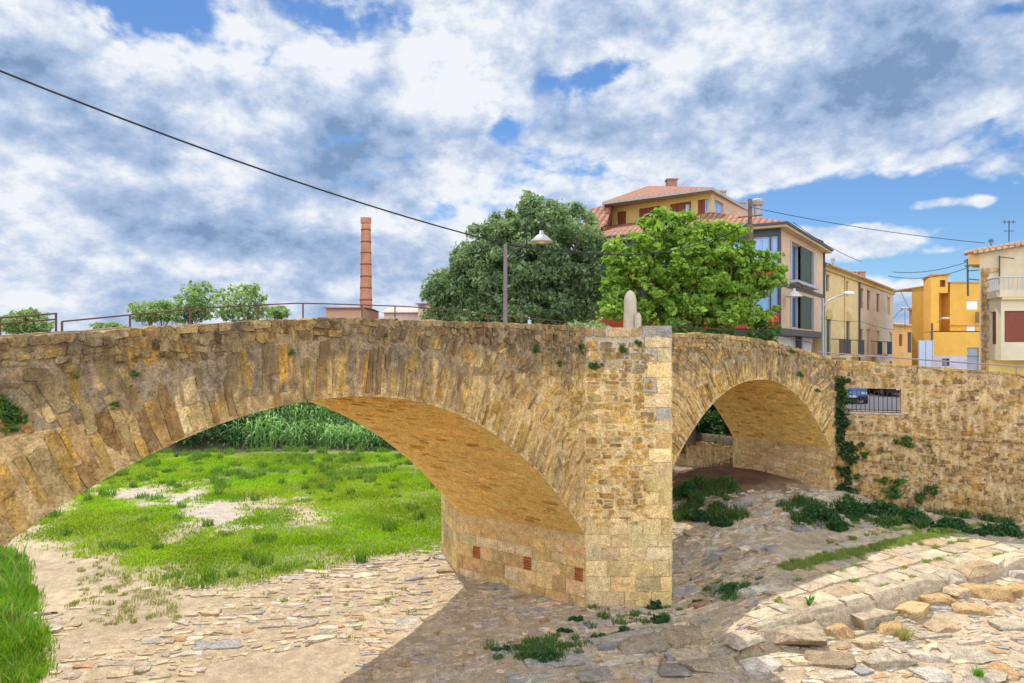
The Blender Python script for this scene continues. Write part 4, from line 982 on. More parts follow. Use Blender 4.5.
tag(g.build('green_tuft', M_GRASS), 'small bright green tuft at the bottom right edge', 'grass tuft')
# plants rooted in the masonry
def wallplant(px, py, base, s_, mapf, label, size=.10, a=(.05, .12, .03), b=(.12, .22, .04), par=None, n=7, drop=1.0):
    u_ = (px - 512) / F; P, d = base; s = (u_ * P[1] - P[0]) / (d[0] - u_ * d[1]); z = (HY - py) / F * (P[1] + d[1] * s)
    c = mapf(np.full(n, s) + rng.normal(0, size * .5, n), np.full(n, z) + rng.normal(0, size * .45 * drop, n), np.full(n, .05)); g = G()
    leafcloud(g, c, size * .55, 60, size * .17, lc(a, b)); return tag(g.build('wall_plant', M_LEAF), label, 'plant', 'small plants rooted in the masonry')
B1 = (P1, d1); B2 = (J2, d2); BA = (P1, EA); BWL = (W0, WDIR)
wallplant(3, 412, B1, 0, map1, 'green plant on the bridge face at the left edge', .13, n=12)
wallplant(133, 373, B1, 0, map1, 'small fern on the left of the bridge, above the lower one', .04); wallplant(111, 406, B1, 0, map1, 'small fern on the left of the bridge, below the other', .04)
wallplant(73, 377, B1, 0, map1, 'yellowish moss plant on the far left of the bridge', .04, (.16, .2, .03), (.22, .24, .05)); wallplant(289, 353, B1, 0, map1, 'tiny fern high above the left part of the big arch', .05)
wallplant(384, 336, B1, 0, map1, 'moss tuft just under the parapet over the crown', .04); wallplant(535, 350, B1, 0, map1, 'fern under the parapet left of the pier', .09); wallplant(558, 363, B1, 0, map1, 'yellow-green tuft on the spandrel near the pier', .07)
wallplant(580, 348, B1, 0, map1, 'olive tuft where span and pier meet', .09); wallplant(595, 366, BA, 0, mapA, 'broad green tuft on the upper pier face', .12); wallplant(622, 350, BA, 0, mapA, 'tuft high on the pier face left of its twin', .10); wallplant(639, 343, BA, 0, mapA, 'tuft high on the pier face, the one nearest the rendered block', .08)
wallplant(791, 352, B2, 0, map2, 'small plant on the small arch parapet, upper one', .09); wallplant(799, 374, B2, 0, map2, 'small plant on the small arch face in the middle', .11); wallplant(816, 390, B2, 0, map2, 'small plant low on the small arch face', .09)
wallplant(906, 442, BWL, 0, mapW, 'fern under the ledge of the right wall', .22); wallplant(864, 455, BWL, 0, mapW, 'round plant on the right wall near the ivy', .14); wallplant(884, 480, BWL, 0, mapW, 'plant on the lower right wall, left of a pair', .14)
wallplant(895, 489, BWL, 0, mapW, 'larger plant low on the right wall', .26); wallplant(932, 488, BWL, 0, mapW, 'plant low on the right wall, farthest right', .2); wallplant(920, 495, BWL, 0, mapW, 'hanging plant low on the right wall', .2)
# ivy in the corner
g = G(); cen = []; rad = []
for py in np.arange(380, 500, 3.5):
    for _ in range(3):
        w = (4 + 9 * rng.random()) * (1.5 if py > 455 else 1) * (.6 + .8 * abs(math.sin(py * .13)))
        if rng.random() < (.12 if py < 450 else .4): continue
        px = 842 + rng.normal(0, w * .45) + (3 if py > 440 else -1); s = s_on_wall(max(px, 838)); z = (HY - py) / F * W0[1]
        cen.append(mapW(np.array([s]), np.array([z]), np.array([rng.uniform(.02, .16)]))[0]); rad.append(rng.uniform(.06, .22))
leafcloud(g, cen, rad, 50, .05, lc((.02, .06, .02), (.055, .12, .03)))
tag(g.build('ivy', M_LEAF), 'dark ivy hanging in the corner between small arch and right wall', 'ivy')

sp = [(p[0], p[1], rng.uniform(.6, 1.6)) for px, py in [(rng.uniform(676, 742), rng.uniform(484, 520)) for _ in range(42)] + [(rng.uniform(785, 1010), rng.uniform(500, 528)) for _ in range(70)] for p in [gpt(px, py)]]
tuftset('shade_weeds', sp, 'dark green weeds under the small arch and along the wall foot', cols=dict(a=(.05, .11, .03), b=(.11, .20, .05), dry=.06), r=(.1, .3), dn=70, hh=(.08, .26), w=.014)
sp = [(p[0], p[1], rng.uniform(.5, 1.2)) for px, py in [(rng.normal(545, 26), rng.normal(650, 7)) for _ in range(44)] + [(rng.normal(640, 26), rng.normal(618, 9)) for _ in range(30)] + [(rng.normal(725, 20), rng.normal(588, 8)) for _ in range(16)] for p in [gpt(px, py)]]
tuftset('pier_weeds', sp, 'fine dark green weeds in the shade before the pier', cols=dict(a=(.06, .14, .04), b=(.14, .25, .07), dry=.06), r=(.08, .2), dn=60, hh=(.04, .14), w=.010)
# reeds on the far bank
def reed(g, n, x0, x1, yf, zf, hh, cols):
    x = rng.uniform(x0, x1, n); y = yf(x, n); z = zf(x, y)
    H_ = rng.uniform(*hh, n) * (1 + .55 * fbm(x * .45, y * .6, 3)); nl = 7
    for k in range(nl):
        t = (k + .5) / nl; zb = z + H_ * t; a = rng.uniform(0, 2 * PI, n); L = rng.uniform(.35, .75, n); w = rng.uniform(.022, .04, n)
        dx, dy = np.cos(a), np.sin(a); px_, py_ = -dy, dx
        p0 = np.stack([x, y, zb], -1); p1 = p0 + np.stack([dx * L * .5, dy * L * .5, L * .35], -1); p2 = p0 + np.stack([dx * L, dy * L, L * rng.uniform(-.1, .3, n)], -1)
        wv = np.stack([px_ * w, py_ * w, w * 0], -1)
        V_ = np.stack([p0 - wv * .4, p0 + wv * .4, p1 + wv, p1 - wv, p2], 1).reshape(-1, 3); o = (np.arange(n) * 5)[:, None]; base = g.n
        g.add(V_, np.array([[0, 1, 2, 3]]) + o, np.repeat(gcol(n, *cols, dry=.03), 5, 0)); g.f.append((np.array([[3, 2, 4]]) + o + base).ravel()); g.lt.append(np.full(n, 3)); g.mi.append(np.zeros(n, int))
    w = .014; a = rng.uniform(0, PI, n); dx, dy = np.cos(a) * w, np.sin(a) * w
    V_ = np.stack([np.stack([x - dx, y - dy, z - .1], -1), np.stack([x + dx, y + dy, z - .1], -1), np.stack([x + dx, y + dy, z + H_], -1), np.stack([x - dx, y - dy, z + H_], -1)], 1).reshape(-1, 3)
    g.add(V_, np.arange(n * 4).reshape(n, 4), np.repeat(gcol(n, *cols), 4, 0))
g = G()
reed(g, 5200, -17.0, 2.5, lambda x, n: rng.uniform(39.9, 45.5, n) + .3 * np.sin(x), lambda x, y: terrain(x, y) - .2, (1.0, 1.9), ((.22, .38, .12), (.38, .54, .24)))
reed(g, 500, -8.2, -6.0, lambda x, n: rng.uniform(39.6, 41.0, n), lambda x, y: terrain(x, y), (.9, 1.9), ((.2, .36, .1), (.36, .52, .22)))
tag(g.build('reeds', M_GRASS), kind='stuff', label='tall leafy green reeds covering the far bank', cat='reeds')
for px, py, Y, w, h, lb in ((205, 452, 40.5, 2.6, 2.0, 'dark bush at the left end of the reed bank'), (234, 448, 40.8, 1.6, 2.2, 'dark bush just left of the reeds'), (383, 452, 40.6, 1.5, 1.9, 'dark bush right of the reeds under the arch'), (408, 452, 40.2, 1.4, 1.4, 'lower dark bush at the right end of the reeds')):
    p = at(px, py, Y); bush('bank_bush', (p[0], p[1], zg(p[0], p[1]) - .2), w, w * .7, h, lb, 26, 150, .10, (.03, .08, .03), (.06, .14, .04), 'bush', group='dark bushes along the far bank')
# ------------------------------------------------------------------ trees
M_BARK = plain('bark', (.13, .10, .075), .9, 0, .6, 7., .5)
def tree(name, base, label, crown, trunk_r, n, per, size, a, b, forks=5, flat=.8, asp=.5, group=None, rr=(.5, .95), seed=1, bare=0., up=.3):
    """crown = list of ellipsoids (cx,cy,cz,rx,ry,rz) in world metres; leaf clumps fill them unevenly"""
    t = thing(name, label, 'tree', tuple(base), 0, group)
    g = G(); base = np.array(base, float); cen = []; rad = []
    wts = np.array([c[3] * c[5] for c in crown]); wts = wts / wts.sum()
    for i in range(n):
        c = crown[rng.choice(len(crown), p=wts)]; u = rng.normal(0, 1, 3); u /= np.linalg.norm(u); q = rng.random() ** .4
        lump = 1 + .22 * math.sin(3.1 * u[0] + 2 * seed) * math.cos(2.7 * u[2] + seed)
        cen.append((c[0] + u[0] * c[3] * q * lump, c[1] + u[1] * c[4] * q * lump, c[2] + u[2] * c[5] * q * lump)); rad.append(rng.uniform(*rr))
    cen = np.array(cen); top = cen[:, 2].max(); cc = cen.mean(0)
    fk = base + (cc - base) * np.array([.5, .5, .45]) + np.array([0, 0, 0])
    g.tube([base - np.array([0, 0, .3]), base + (fk - base) * .4 + np.array([.08, 0, 0]), fk], [trunk_r * 1.25, trunk_r, trunk_r * .85], 10); g.build('trunk', M_BARK, t)
    g = G(); pts = cen[rng.choice(len(cen), min(len(cen), forks * 6), replace=False)]
    hubs = [fk + (cen[rng.integers(len(cen))] - fk) * rng.uniform(.4, .6) for _ in range(forks)]
    for h in hubs: m = (fk + h) / 2 + rng.normal(0, .15, 3); g.tube([fk - np.array([0, 0, trunk_r]), m, h], [trunk_r * .65, trunk_r * .5, trunk_r * .33], 7)
    for p in pts:
        h = min(hubs, key=lambda q: np.linalg.norm(q - p)); m = (h + p) / 2 + rng.normal(0, .12, 3); g.tube([h, m, p], [trunk_r * .3, trunk_r * .2, trunk_r * .06], 5)
    g.build('branches', M_BARK, t)
    g = G(); leafcloud(g, cen, rad, per, size, lc(a, b), up=up, flat=flat, asp=asp); g.build('crown', M_LEAF, t)
    return t
def E_(px, py, Y, rxp, rzp, ry=None):
    p = at(px, py, Y); rx = rxp / F * Y; rz = rzp / F * Y; return (p[0], p[1], p[2], rx, ry or rx * .8, rz)
Yd = 32.
tree('evergreen_tree', (at(520, 0, Yd)[0], Yd, -3.3), 'big dense grey-green tree behind the bridge, left of the bright green one', [E_(522, 270, Yd, 72, 64), E_(478, 285, Yd, 45, 42), E_(560, 262, Yd, 52, 58), E_(535, 232, Yd, 40, 30), E_(592, 280, Yd, 24, 44), E_(497, 236, Yd, 32, 24), E_(452, 298, Yd, 22, 18), E_(530, 205, Yd, 14, 10), E_(455, 306, Yd, 26, 16), E_(585, 300, Yd, 26, 26), E_(520, 312, Yd, 70, 14), E_(565, 312, Yd, 34, 14), E_(436, 290, Yd, 12, 12)], .32, 760, 150, .085, (.095, .155, .07), (.29, .37, .185), 9, .8, .45, rr=(.22, .6), seed=2)
Yl = 27.5
tree('broadleaf_tree', (at(690, 0, Yl)[0], Yl, -3.3), 'bright green leafy tree in front of the apartment block', [E_(690, 268, Yl, 64, 42), E_(640, 280, Yl, 34, 34), E_(735, 270, Yl, 34, 30), E_(675, 236, Yl, 34, 26), E_(700, 300, Yl, 66, 26), E_(722, 232, Yl, 24, 14), E_(665, 222, Yl, 16, 10), E_(766, 272, Yl, 20, 22), E_(617, 296, Yl, 18, 22), E_(690, 314, Yl, 84, 13), E_(640, 310, Yl, 34, 14), E_(626, 258, Yl, 20, 20)], .18, 860, 44, .085, (.12, .25, .03), (.35, .47, .07), 12, .6, .62, rr=(.12, .42), seed=5, up=.6)
for k_, (px, py, Y, rx, rz, lb) in enumerate(((156, 311, 48, 28, 11, 'small airy tree above the parapet, left of a group of three'), (194, 302, 50, 24, 21, 'small airy tree above the parapet, middle of a group of three'), (243, 303, 50, 30, 21, 'small airy tree above the parapet, right of a group of three'), (26, 322, 46, 24, 11, 'pale green tree top behind the railing at the left edge'), (110, 327, 52, 16, 5, 'low tree top behind the railing, between two taller ones'), (278, 312, 55, 12, 6, 'tiny tree top behind the parapet next to the group of three'))):
    p = at(px, py, Y); tree('young_tree', (p[0], Y, -3.3), lb, [E_(px, py, Y, rx, rz), E_(px - rx * .4, py + rz * .5, Y, rx * .6, rz * .5), E_(px + rx * .4, py + rz * .5, Y, rx * .6, rz * .5), E_(px + rx * .2, py - rz * .5, Y, rx * .4, rz * .45)], .06, 420 if rz > 10 else 140, 9, .10, (.18, .27, .10), (.36, .44, .2), 6, .8, .5, group='tree tops showing over the left parapet', rr=(.1, .3), seed=k_ + 7)
# pale oleander-like shrub and low growth showing over the parapet before the pier
p = at(590, 330, 21.5); bush('parapet_shrub', (p[0], p[1], p[2] - .35), 1.0, .6, .75, 'pale green shrub behind the parapet left of the standing stones', 22, 130, .07, (.13, .2, .08), (.3, .38, .2), 'shrub')
for px, Y, w, lb in ((680, 24.5, 1.3, 'low green bush right of the standing stones behind the bridge'), (725, 26, 1.3, 'low green bush at the foot of the bright tree'), (760, 27, 1.0, 'low green bush below the dark utility pole')):
    p = at(px, 331, Y); bush('low_bush', (p[0], p[1], p[2] - .9), w, .8, 1.5, lb, 24, 130, .07, (.05, .12, .03), (.14, .24, .05), 'bush', group='bushes behind the small arch parapet')
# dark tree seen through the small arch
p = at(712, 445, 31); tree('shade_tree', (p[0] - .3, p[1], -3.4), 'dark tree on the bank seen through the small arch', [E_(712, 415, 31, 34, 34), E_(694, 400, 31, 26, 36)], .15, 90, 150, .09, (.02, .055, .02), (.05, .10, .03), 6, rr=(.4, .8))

for px, py, Y, w, h, lb in ((690, 447, 28.6, 1.1, 1.5, 'dark bush on the low bank wall, nearest to the pier'), (712, 446, 28.4, 1.1, 1.7, 'dark bush on the low bank wall, middle one'), (731, 446, 27.4, .9, 1.6, 'dark bush on the low bank wall beside the vault')):
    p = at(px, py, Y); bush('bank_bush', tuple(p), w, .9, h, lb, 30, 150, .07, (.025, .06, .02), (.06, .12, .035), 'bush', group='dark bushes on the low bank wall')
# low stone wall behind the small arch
bw = thing('bank_wall', 'low rubble wall of the far bank seen through the small arch', 'wall', (7, 29, -4.5))
bpts = [np.array(q) for q in ((8.15, 25.75), (6.75, 28.0), (5.05, 31.9), (2.4, 38.8))]
for i in range(3):
    a_, b_ = bpts[i], bpts[i + 1]; L = np.linalg.norm(b_ - a_); u_ = (b_ - a_) / L; nn = np.array([-u_[1], u_[0]]);
    g = G(); g.prism([tuple(a_), tuple(b_), tuple(b_ - nn * .45), tuple(a_ - nn * .45)], -6, -3.55, (.5, .38, .22)); g.build('wall_core', M_WALL, bw)
    Q = rows(0, L, -5.8, -3.6, (.1, .2), (.15, .45), jv=.3, js=.4); g = G()
    stones(g, lambda s, v, h: np.stack([a_[0] + u_[0] * s + nn[0] * h, a_[1] + u_[1] * s + nn[1] * h, v], -1), Q, pal(PAL_WALL, len(Q)) * 1.2, h=(-.01, .03), gap=.014, rnd=.25, jit=.16, tilt=.05); g.build('rubble_facing', M_WALL, bw)
# road ramp off the bridge (hidden behind the parapets, but there)
g = G(); e0 = J2 + d2 * 9.3; e1 = e0 + nb2 * BW; dv = np.array([.40, .917])
g.prism([tuple(e0), tuple(e0 + dv * 14), tuple(e1 + dv * 12), tuple(e1)], -5.2, [ztop2(9.3) - 1.0, -3.15, -3.15, ztop2(9.3) - 1.0], (.4, .35, .3)); tag(g.build('approach_road', M_WALL), kind='structure')

# low wooded rise on the horizon
g = G(); aa = np.linspace(-1.7, 1.7, 160); rr_ = [240, 262, 300]; hv = [(-3.4 + 0 * aa), (1.6 + 2.2 * fbm(aa * 9, aa * 0 + 3, 5)), (-3.4 + 0 * aa)]
V_ = np.concatenate([np.stack([np.sin(aa) * r, np.cos(aa) * r, h], -1) for r, h in zip(rr_, hv)]); n_ = len(aa); i_ = np.arange(n_ - 1)
g.add(V_, np.concatenate([np.stack([i_ + n_ * j, i_ + 1 + n_ * j, i_ + 1 + n_ * (j + 1), i_ + n_ * (j + 1)], -1) for j in (0, 1)]), (.10, .15, .06)); g.build('hills', plain('wooded_hills', (.09, .13, .06), .95, 0, .6, .15, .5), kind='structure')
# ------------------------------------------------------------------ railings, standing stones, lamps, poles, cables
def rail_on(P, d, nb, zt, ts, h, label, bars=(1.,), r=.018, off=.2, endr=None):
    t = thing('railing', label, 'railing', tuple(P + d * ts[0] + nb * (BW - off)) + (float(zt(ts[0])) - 1,))
    q = [P + d * s + nb * (BW - off) for s in ts]; z0 = [float(zt(s)) - .95 for s in ts]
    for (x_, y_), z in zip(q, z0): g = G(); g.tube([(x_, y_, z), (x_, y_, z + .95 + h)], r * 1.15, 6); g.build('post', M_IRON, t)
    tt = np.linspace(ts[0], ts[-1], 24)
    for f_ in bars:
        g = G(); g.tube([tuple(P + d * s + nb * (BW - off)) + (float(zt(s)) + h * f_,) for s in tt], r, 6); g.build('rail', M_IRON, t)
    return t
def t_at(px, P, d, nb, off=.2):
    Pq = P + nb * (BW - off); u_ = (px - 512) / F; return (u_ * Pq[1] - Pq[0]) / (d[0] - u_ * d[1])
def z_at(px, py, P, d, nb, off=.2): s = t_at(px, P, d, nb, off); return (HY - py) / F * (P + nb * (BW - off) + d * s)[1]
tz = np.array([[t_at(px, P1, d1, nb1), z_at(px, py, P1, d1, nb1)] for px, py in ((-60, 327), (0, 325), (57, 322), (130, 315), (190, 309), (258, 305), (303, 303), (395, 306), (429, 308), (488, 315), (560, 321), (600, 324))])
zrail = lambda s: np.interp(s, tz[:, 0], tz[:, 1])
rail_on(P1, d1, nb1, lambda s: zrail(s) - .02, [t_at(x, P1, d1, nb1) for x in (62, 130, 190, 258, 303, 362, 395, 429, 488, 538, 560, 598)], .02, 'long thin rusty handrail on posts along the far side of the bridge', (1.,), .014)
zl = np.array([[t_at(px, P1, d1, nb1), z_at(px, py, P1, d1, nb1)] for px, py in ((-80, 320), (0, 318), (56, 313.5))])
tl = thing('railing', 'rusty tubular barrier panel at the left end of the bridge', 'railing', (-5, 7, 0))
for f_ in (0., .085):
    g = G(); g.tube([tuple(P1 + nb1 * (BW - .2) + d1 * s) + (z - f_,) for s, z in zl], .014, 6); g.build('rail', M_IRON, tl)
for s, z in zl[1:]: q = P1 + nb1 * (BW - .2) + d1 * s; g = G(); g.tube([(q[0], q[1], -.2), (q[0], q[1], z + .012)], .016, 6); g.build('post', M_IRON, tl)
t2 = [t_at(x, J2, d2, nb2) for x in (676, 700, 735, 772, 812)]
z2 = np.array([[t_at(x, J2, d2, nb2), z_at(x, y, J2, d2, nb2)] for x, y in ((676, 326), (700, 328), (738, 330), (772, 334), (812, 343))])
rail_on(J2, d2, nb2, lambda s: np.interp(s, z2[:, 0], z2[:, 1]) - .02, t2, .02, 'thin handrail along the far side over the small arch', (1.,), .014)
# wall railing
t = thing('railing', 'low purple-grey handrail along the top of the right wall', 'railing', tuple(W0) + (-.3,)); M_RAIL = plain('painted_rail', (.30, .22, .24), .5, .3, .2, 8.)
ss = np.linspace(-.6, 12, 8)
zrl = lambda s: z_on_wall(835, 353.5) + (z_on_wall(1024, 367) - z_on_wall(835, 353.5)) * (s - s_on_wall(835)) / (sR - s_on_wall(835))
for s in ss: p = mapW(np.array([s]), np.array([0.]), np.array([-.3]))[0]; g = G(); g.tube([(p[0], p[1], float(wtop(s)) - .1), (p[0], p[1], zrl(s))], .02, 6); g.build('post', M_RAIL, t)
g = G(); g.tube([tuple(mapW(np.array([s]), np.array([0.]), np.array([-.3]))[0][:2]) + (zrl(s),) for s in ss], .026, 6); g.build('rail', M_RAIL, t)
# standing stones on the refuge
M_MARK = plain('marker_stone', (.50, .42, .30), .9, 0, .45, 9., .6)
def marker(px0, px1, pyt, pyb, Y, label, taper):
    a = at((px0 + px1) / 2, pyb, Y); h = (pyb - pyt) / F * Y; r = (px1 - px0) / F * Y / 2; g = G()
    prof = [(r * .96, -.3), (r * 1.0, 0), (r * .97, h * .3), (r * .95, h * .62), (r * .92, h * .76), (r * .78, h * .86), (r * .55, h * .94), (r * .26, h * .985), (.01, h)]
    g.lathe(prof, (0, 0, 0), 18, (1, 1, 1)); v = g.v[0]; v += .012 * np.stack([fbm(v[:, 2] * 9, v[:, 0] * 9, 3), fbm(v[:, 2] * 8 + 4, v[:, 1] * 8, 3), v[:, 0] * 0], -1); v[:, 1] *= .8
    o = g.build('marker_stone', M_MARK, smooth=True); o.location = tuple(a); return tag(o, label, 'marker stone', 'standing stones on the refuge')
marker(623.5, 637, 290.5, 328, 16.45, 'tall round-topped standing stone on the pier refuge', 1); marker(634.5, 641.5, 312.5, 328, 16.3, 'little round-topped stone beside the tall standing stone', 1)
# poles, lamps
def gooselamp(parent, tip, w, mat1, mat2):
    g = G(); r = w / 2; g.lathe([(r * .16, .36 * w), (r * .2, .2 * w), (r * .42, .16 * w), (r * .55, .1 * w), (r * .95, -.08 * w), (r, -.14 * w), (r * .93, -.13 * w), (r * .5, .02 * w), (.01, .05 * w)], tip, 20); g.build('lamp_shade', mat1, parent, smooth=True)
    g = G(); g.lathe([(.02, -.02 * w), (r * .42, -.03 * w), (r * .3, -.16 * w), (.02, -.2 * w)], tip, 14); g.build('bulb_glass', mat2, parent, smooth=True)
M_SHADE = plain('enamel_shade', (.40, .38, .36), .45, .1, .35, 12.); M_GLASSW = plain('milky_glass', (.72, .62, .45), .35, 0, .1, 5.)
Yp = 17.0
p0 = at(505, 0, Yp); t = thing('street_lamp', 'old post with a curved arm and enamel lamp before the dark tree', 'street lamp', (p0[0], Yp, -.6))
g = G(); g.tube([(p0[0], Yp, -.6), (p0[0] + .01, Yp, at(505, 244, Yp)[2])], [.06, .045], 8); g.build('post', plain('grey_post', (.20, .17, .15), .8, 0, .4, 9.), t)
c0 = at(505, 251, Yp); arm = [at(x, y, Yp) for x, y in ((505, 262), (515, 250), (527, 246), (526.5, 232), (527.5, 221), (532, 216.5), (537, 215.5), (540.5, 219), (541.5, 228))]
g = G(); g.tube(arm, .018, 7); g.build('curved_arm', M_BLACK, t); gooselamp(t, tuple(at(541.3, 239, Yp)), 23 / F * Yp, M_SHADE, M_GLASSW)
Yq = 28.
p0 = at(750, 0, Yq); t = thing('utility_pole', 'dark wooden pole carrying cables beside the apartment block', 'pole', (p0[0], Yq, -3.3))
g = G(); g.tube([(p0[0], Yq, -3.3), (p0[0], Yq, at(750, 199, Yq)[2])], [.11, .075], 9); g.build('shaft', M_WOOD, t)
g = G(); q = at(747, 231, Yq); g.box(q[0] - .1, q[0] + .16, Yq - .24, Yq - .10, q[2] - .5, q[2] + .2); q2 = at(750, 218, Yq); g.tube([(q2[0] - .5, Yq - .12, q2[2]), (q2[0] + .45, Yq - .12, q2[2] + .1)], .03, 6); g.build('bracket', M_WOOD, t)
# modern street lamp
Ym = 30.
p0 = at(823, 0, Ym); t = thing('street_lamp', 'grey street lamp with a long arm in front of the yellow house', 'street lamp', (p0[0], Ym, -3.3))
g = G(); g.tube([(p0[0], Ym, -3.3), (p0[0], Ym, at(823, 298, Ym)[2])], [.08, .055], 9); g.build('shaft', M_STEEL, t)
g = G(); g.tube([at(x, y, Ym) for x, y in ((823, 307), (828, 301), (836, 297), (845, 294.5))], .03, 7); g.build('arm', M_STEEL, t)
g = G(); q = at(849, 293.5, Ym); g.lathe([(.02, -.05), (.14, -.04), (.17, .02), (.1, .09), (.02, .1)], tuple(q), 14, sx=1.5, sy=.8); g.build('lamp_head', plain('lamp_white', (.75, .74, .7), .4, 0, .1), t, smooth=True)
def cable(name, pts, sag, r, label, mat=None, group=None):
    g = G(); P_ = []
    for i in range(len(pts) - 1):
        a_, b_ = np.array(pts[i]), np.array(pts[i + 1]); s = sag[i] if isinstance(sag, (list, tuple)) else sag
        for k in range(13 if i == len(pts) - 2 else 12): t_ = k / 12; q = a_ + (b_ - a_) * t_; q[2] -= s * 4 * t_ * (1 - t_); P_.append(q)
    g.tube(P_, r, 6); return tag(g.build(name, mat or M_BLACK), label, 'cable', group)
CG = 'cables strung across the sky'
cable('cable', [(-25, -6, 9.6), at(-120, 22, 9.5), at(505, 244, 17.0)], [.3, .22], .016, 'thick black cable crossing the whole left sky down to the lamp post', group=CG)
cable('cable', [at(505, 244, 17.0), at(560, 250, 18.6), at(750, 222, 27.9)], [.02, .55], .02, 'dark cable from the lamp post across both trees to the wooden pole', group=CG)
cable('cable', [at(750, 207, 27.9), at(985, 243, 27.5)], .14, .012, 'thin cable from the wooden pole to the cream house at right', group=CG)
cable('cable', [at(893, 272, 47), at(967, 262, 44)], .25, .02, 'upper of two cables between the grey-beige house and the roof frame', group=CG)
cable('cable', [at(888, 276, 47), at(967, 268, 44)], .35, .02, 'lower of two cables between the grey-beige house and the roof frame', group=CG)
cable('cable', [at(901, 292, 60), at(925, 325, 55), at(975, 326, 52)], .4, .022, 'sagging cable beside the thin brick chimney', group=CG)
cable('cable', [at(793, 222, 40), at(862, 262, 45)], .2, .016, 'short cable from the block roof along the yellow house', group=CG)
cable('cable', [at(820, 318, 42), at(860, 321, 48), at(895, 330, 58)], .1, .016, 'thin cable sagging along the yellow and grey-beige fronts', group=CG)
# ------------------------------------------------------------------ buildings
def stucco(name, col, v=.3): return plain(name, col, .9, 0, v, 1.6, .2)
M_GLASS = plain('window_glass', (.10, .16, .24), .08, 0, .15, 1., 0, .9)
M_BLUEGL = plain('sky_blue_glass', (.26, .46, .78), .3, 0, .15, 1., 0, .9)
M_BROWN = plain('brown_shutter', (.22, .055, .03), .6, 0, .3, 14., .3)
M_GREEN = plain('green_blind', (.06, .10, .075), .6, 0, .4, 10., .4)
M_DGREY = plain('dark_grey_metal', (.07, .075, .085), .5, .3, .2, 4.)
M_LGREY = plain('light_grey_metal', (.42, .44, .48), .5, .2, .2, 4.)
def tile_mat(name, c1, c2, sc=3.2, ang=0.):
    m, nt, b = newmat(name)
    g_ = nd(nt, 'ShaderNodeNewGeometry')
    mp = nd(nt, 'ShaderNodeMapping'); nt.links.new(g_.outputs['Position'], mp.inputs[0]); mp.inputs['Rotation'].default_value = (0, 0, ang)
    w = nd(nt, 'ShaderNodeTexWave', wave_type='BANDS', bands_direction='X'); nt.links.new(mp.outputs[0], w.inputs['Vector']); w.inputs['Scale'].default_value = sc * .35; w.inputs['Distortion'].default_value = .6
    w2 = nd(nt, 'ShaderNodeTexWave', wave_type='BANDS', bands_direction='Z', wave_profile='SAW'); nt.links.new(mp.outputs[0], w2.inputs['Vector']); w2.inputs['Scale'].default_value = 1.1; w2.inputs['Distortion'].default_value = .2
    c = mixrgb(nt, 'MIX', rampf(nt, nz(nt, 3.5, 6, .7), .35, .65), c1, c2)
    c = mixrgb(nt, 'MULTIPLY', .75, c, rampf(nt, w.outputs['Fac'], .05, .45, (.42, .38, .38), (1.1, 1.1, 1.1)))
    c = mixrgb(nt, 'MULTIPLY', .8, c, rampf(nt, w2.outputs['Fac'], .0, .25, (.45, .4, .4), (1.1, 1.1, 1.1)))
    nt.links.new(c, b.inputs['Base Color']); bump(nt, b, w.outputs['Fac'], .6, .06); return m
M_TILE = tile_mat('roof_tiles', (.25, .095, .052), (.35, .17, .10), 3., math.radians(28))
M_TILEY = tile_mat('old_roof_tiles', (.42, .27, .15), (.5, .36, .22), 4.)
def fline(A, B):
    A = np.array(A[:2], float); B = np.array(B[:2], float); L = np.linalg.norm(B - A); d = (B - A) / L; return A, d, np.array([d[1], -d[0]]), L
def fpt(A, d, n, s, z, h): return (A[0] + d[0] * s + n[0] * h, A[1] + d[1] * s + n[1] * h, z)
def fs(px, A, d): u_ = (px - 512) / F; return (u_ * A[1] - A[0]) / (d[0] - u_ * d[1])
def fz(py, s, A, d): return (HY - py) / F * (A[1] + d[1] * s)
def facade(name, A, B, z0, z1, ops, mat, par, rec=.16, ztf=None):
    """wall from A (left) to B (right) seen from outside, with real recessed openings"""
    A, d, n, L = fline(A, B); S_ = sorted(set([0., L] + [min(max(v, 0), L) for o in ops for v in o[:2]])); Z_ = sorted(set([z0, z1] + [min(max(v, z0), z1) for o in ops for v in o[2:4]])); g = G()
    for a, b in zip(S_[:-1], S_[1:]):
        for c, e in zip(Z_[:-1], Z_[1:]):
            ms, mz = (a + b) / 2, (c + e) / 2
            if any(o[0] < ms < o[1] and o[2] < mz < o[3] for o in ops): continue
            g.add([fpt(A, d, n, a, c, 0), fpt(A, d, n, b, c, 0), fpt(A, d, n, b, e, 0), fpt(A, d, n, a, e, 0)], [(0, 1, 2, 3)])
    for o in ops:
        s0, s1, a, b = o[:4]
        for (p, q) in (((s0, a), (s1, a)), ((s1, a), (s1, b)), ((s1, b), (s0, b)), ((s0, b), (s0, a))):
            g.add([fpt(A, d, n, *p, 0), fpt(A, d, n, *q, 0), fpt(A, d, n, *q, -rec), fpt(A, d, n, *p, -rec)], [(0, 1, 2, 3)])
    if ztf:   # gable: extra polygon on top
        ss = np.linspace(0, L, 12); g.add([fpt(A, d, n, s, z1, 0) for s in ss] + [fpt(A, d, n, s, max(ztf(s), z1 + .001), 0) for s in ss[::-1]], [tuple(range(24))])
    return g.build(name, mat, par)
def fbox(name, A, B, s0, s1, z0, z1, h0, h1, mat, par, label=None):
    A, d, n, L = fline(A, B); g = G(); g.prism([fpt(A, d, n, s, 0, h)[:2] for s, h in ((s0, h0), (s1, h0), (s1, h1), (s0, h1))], z0, z1)
    o = g.build(name, mat, par)
    if label: o['label'] = label
    return o
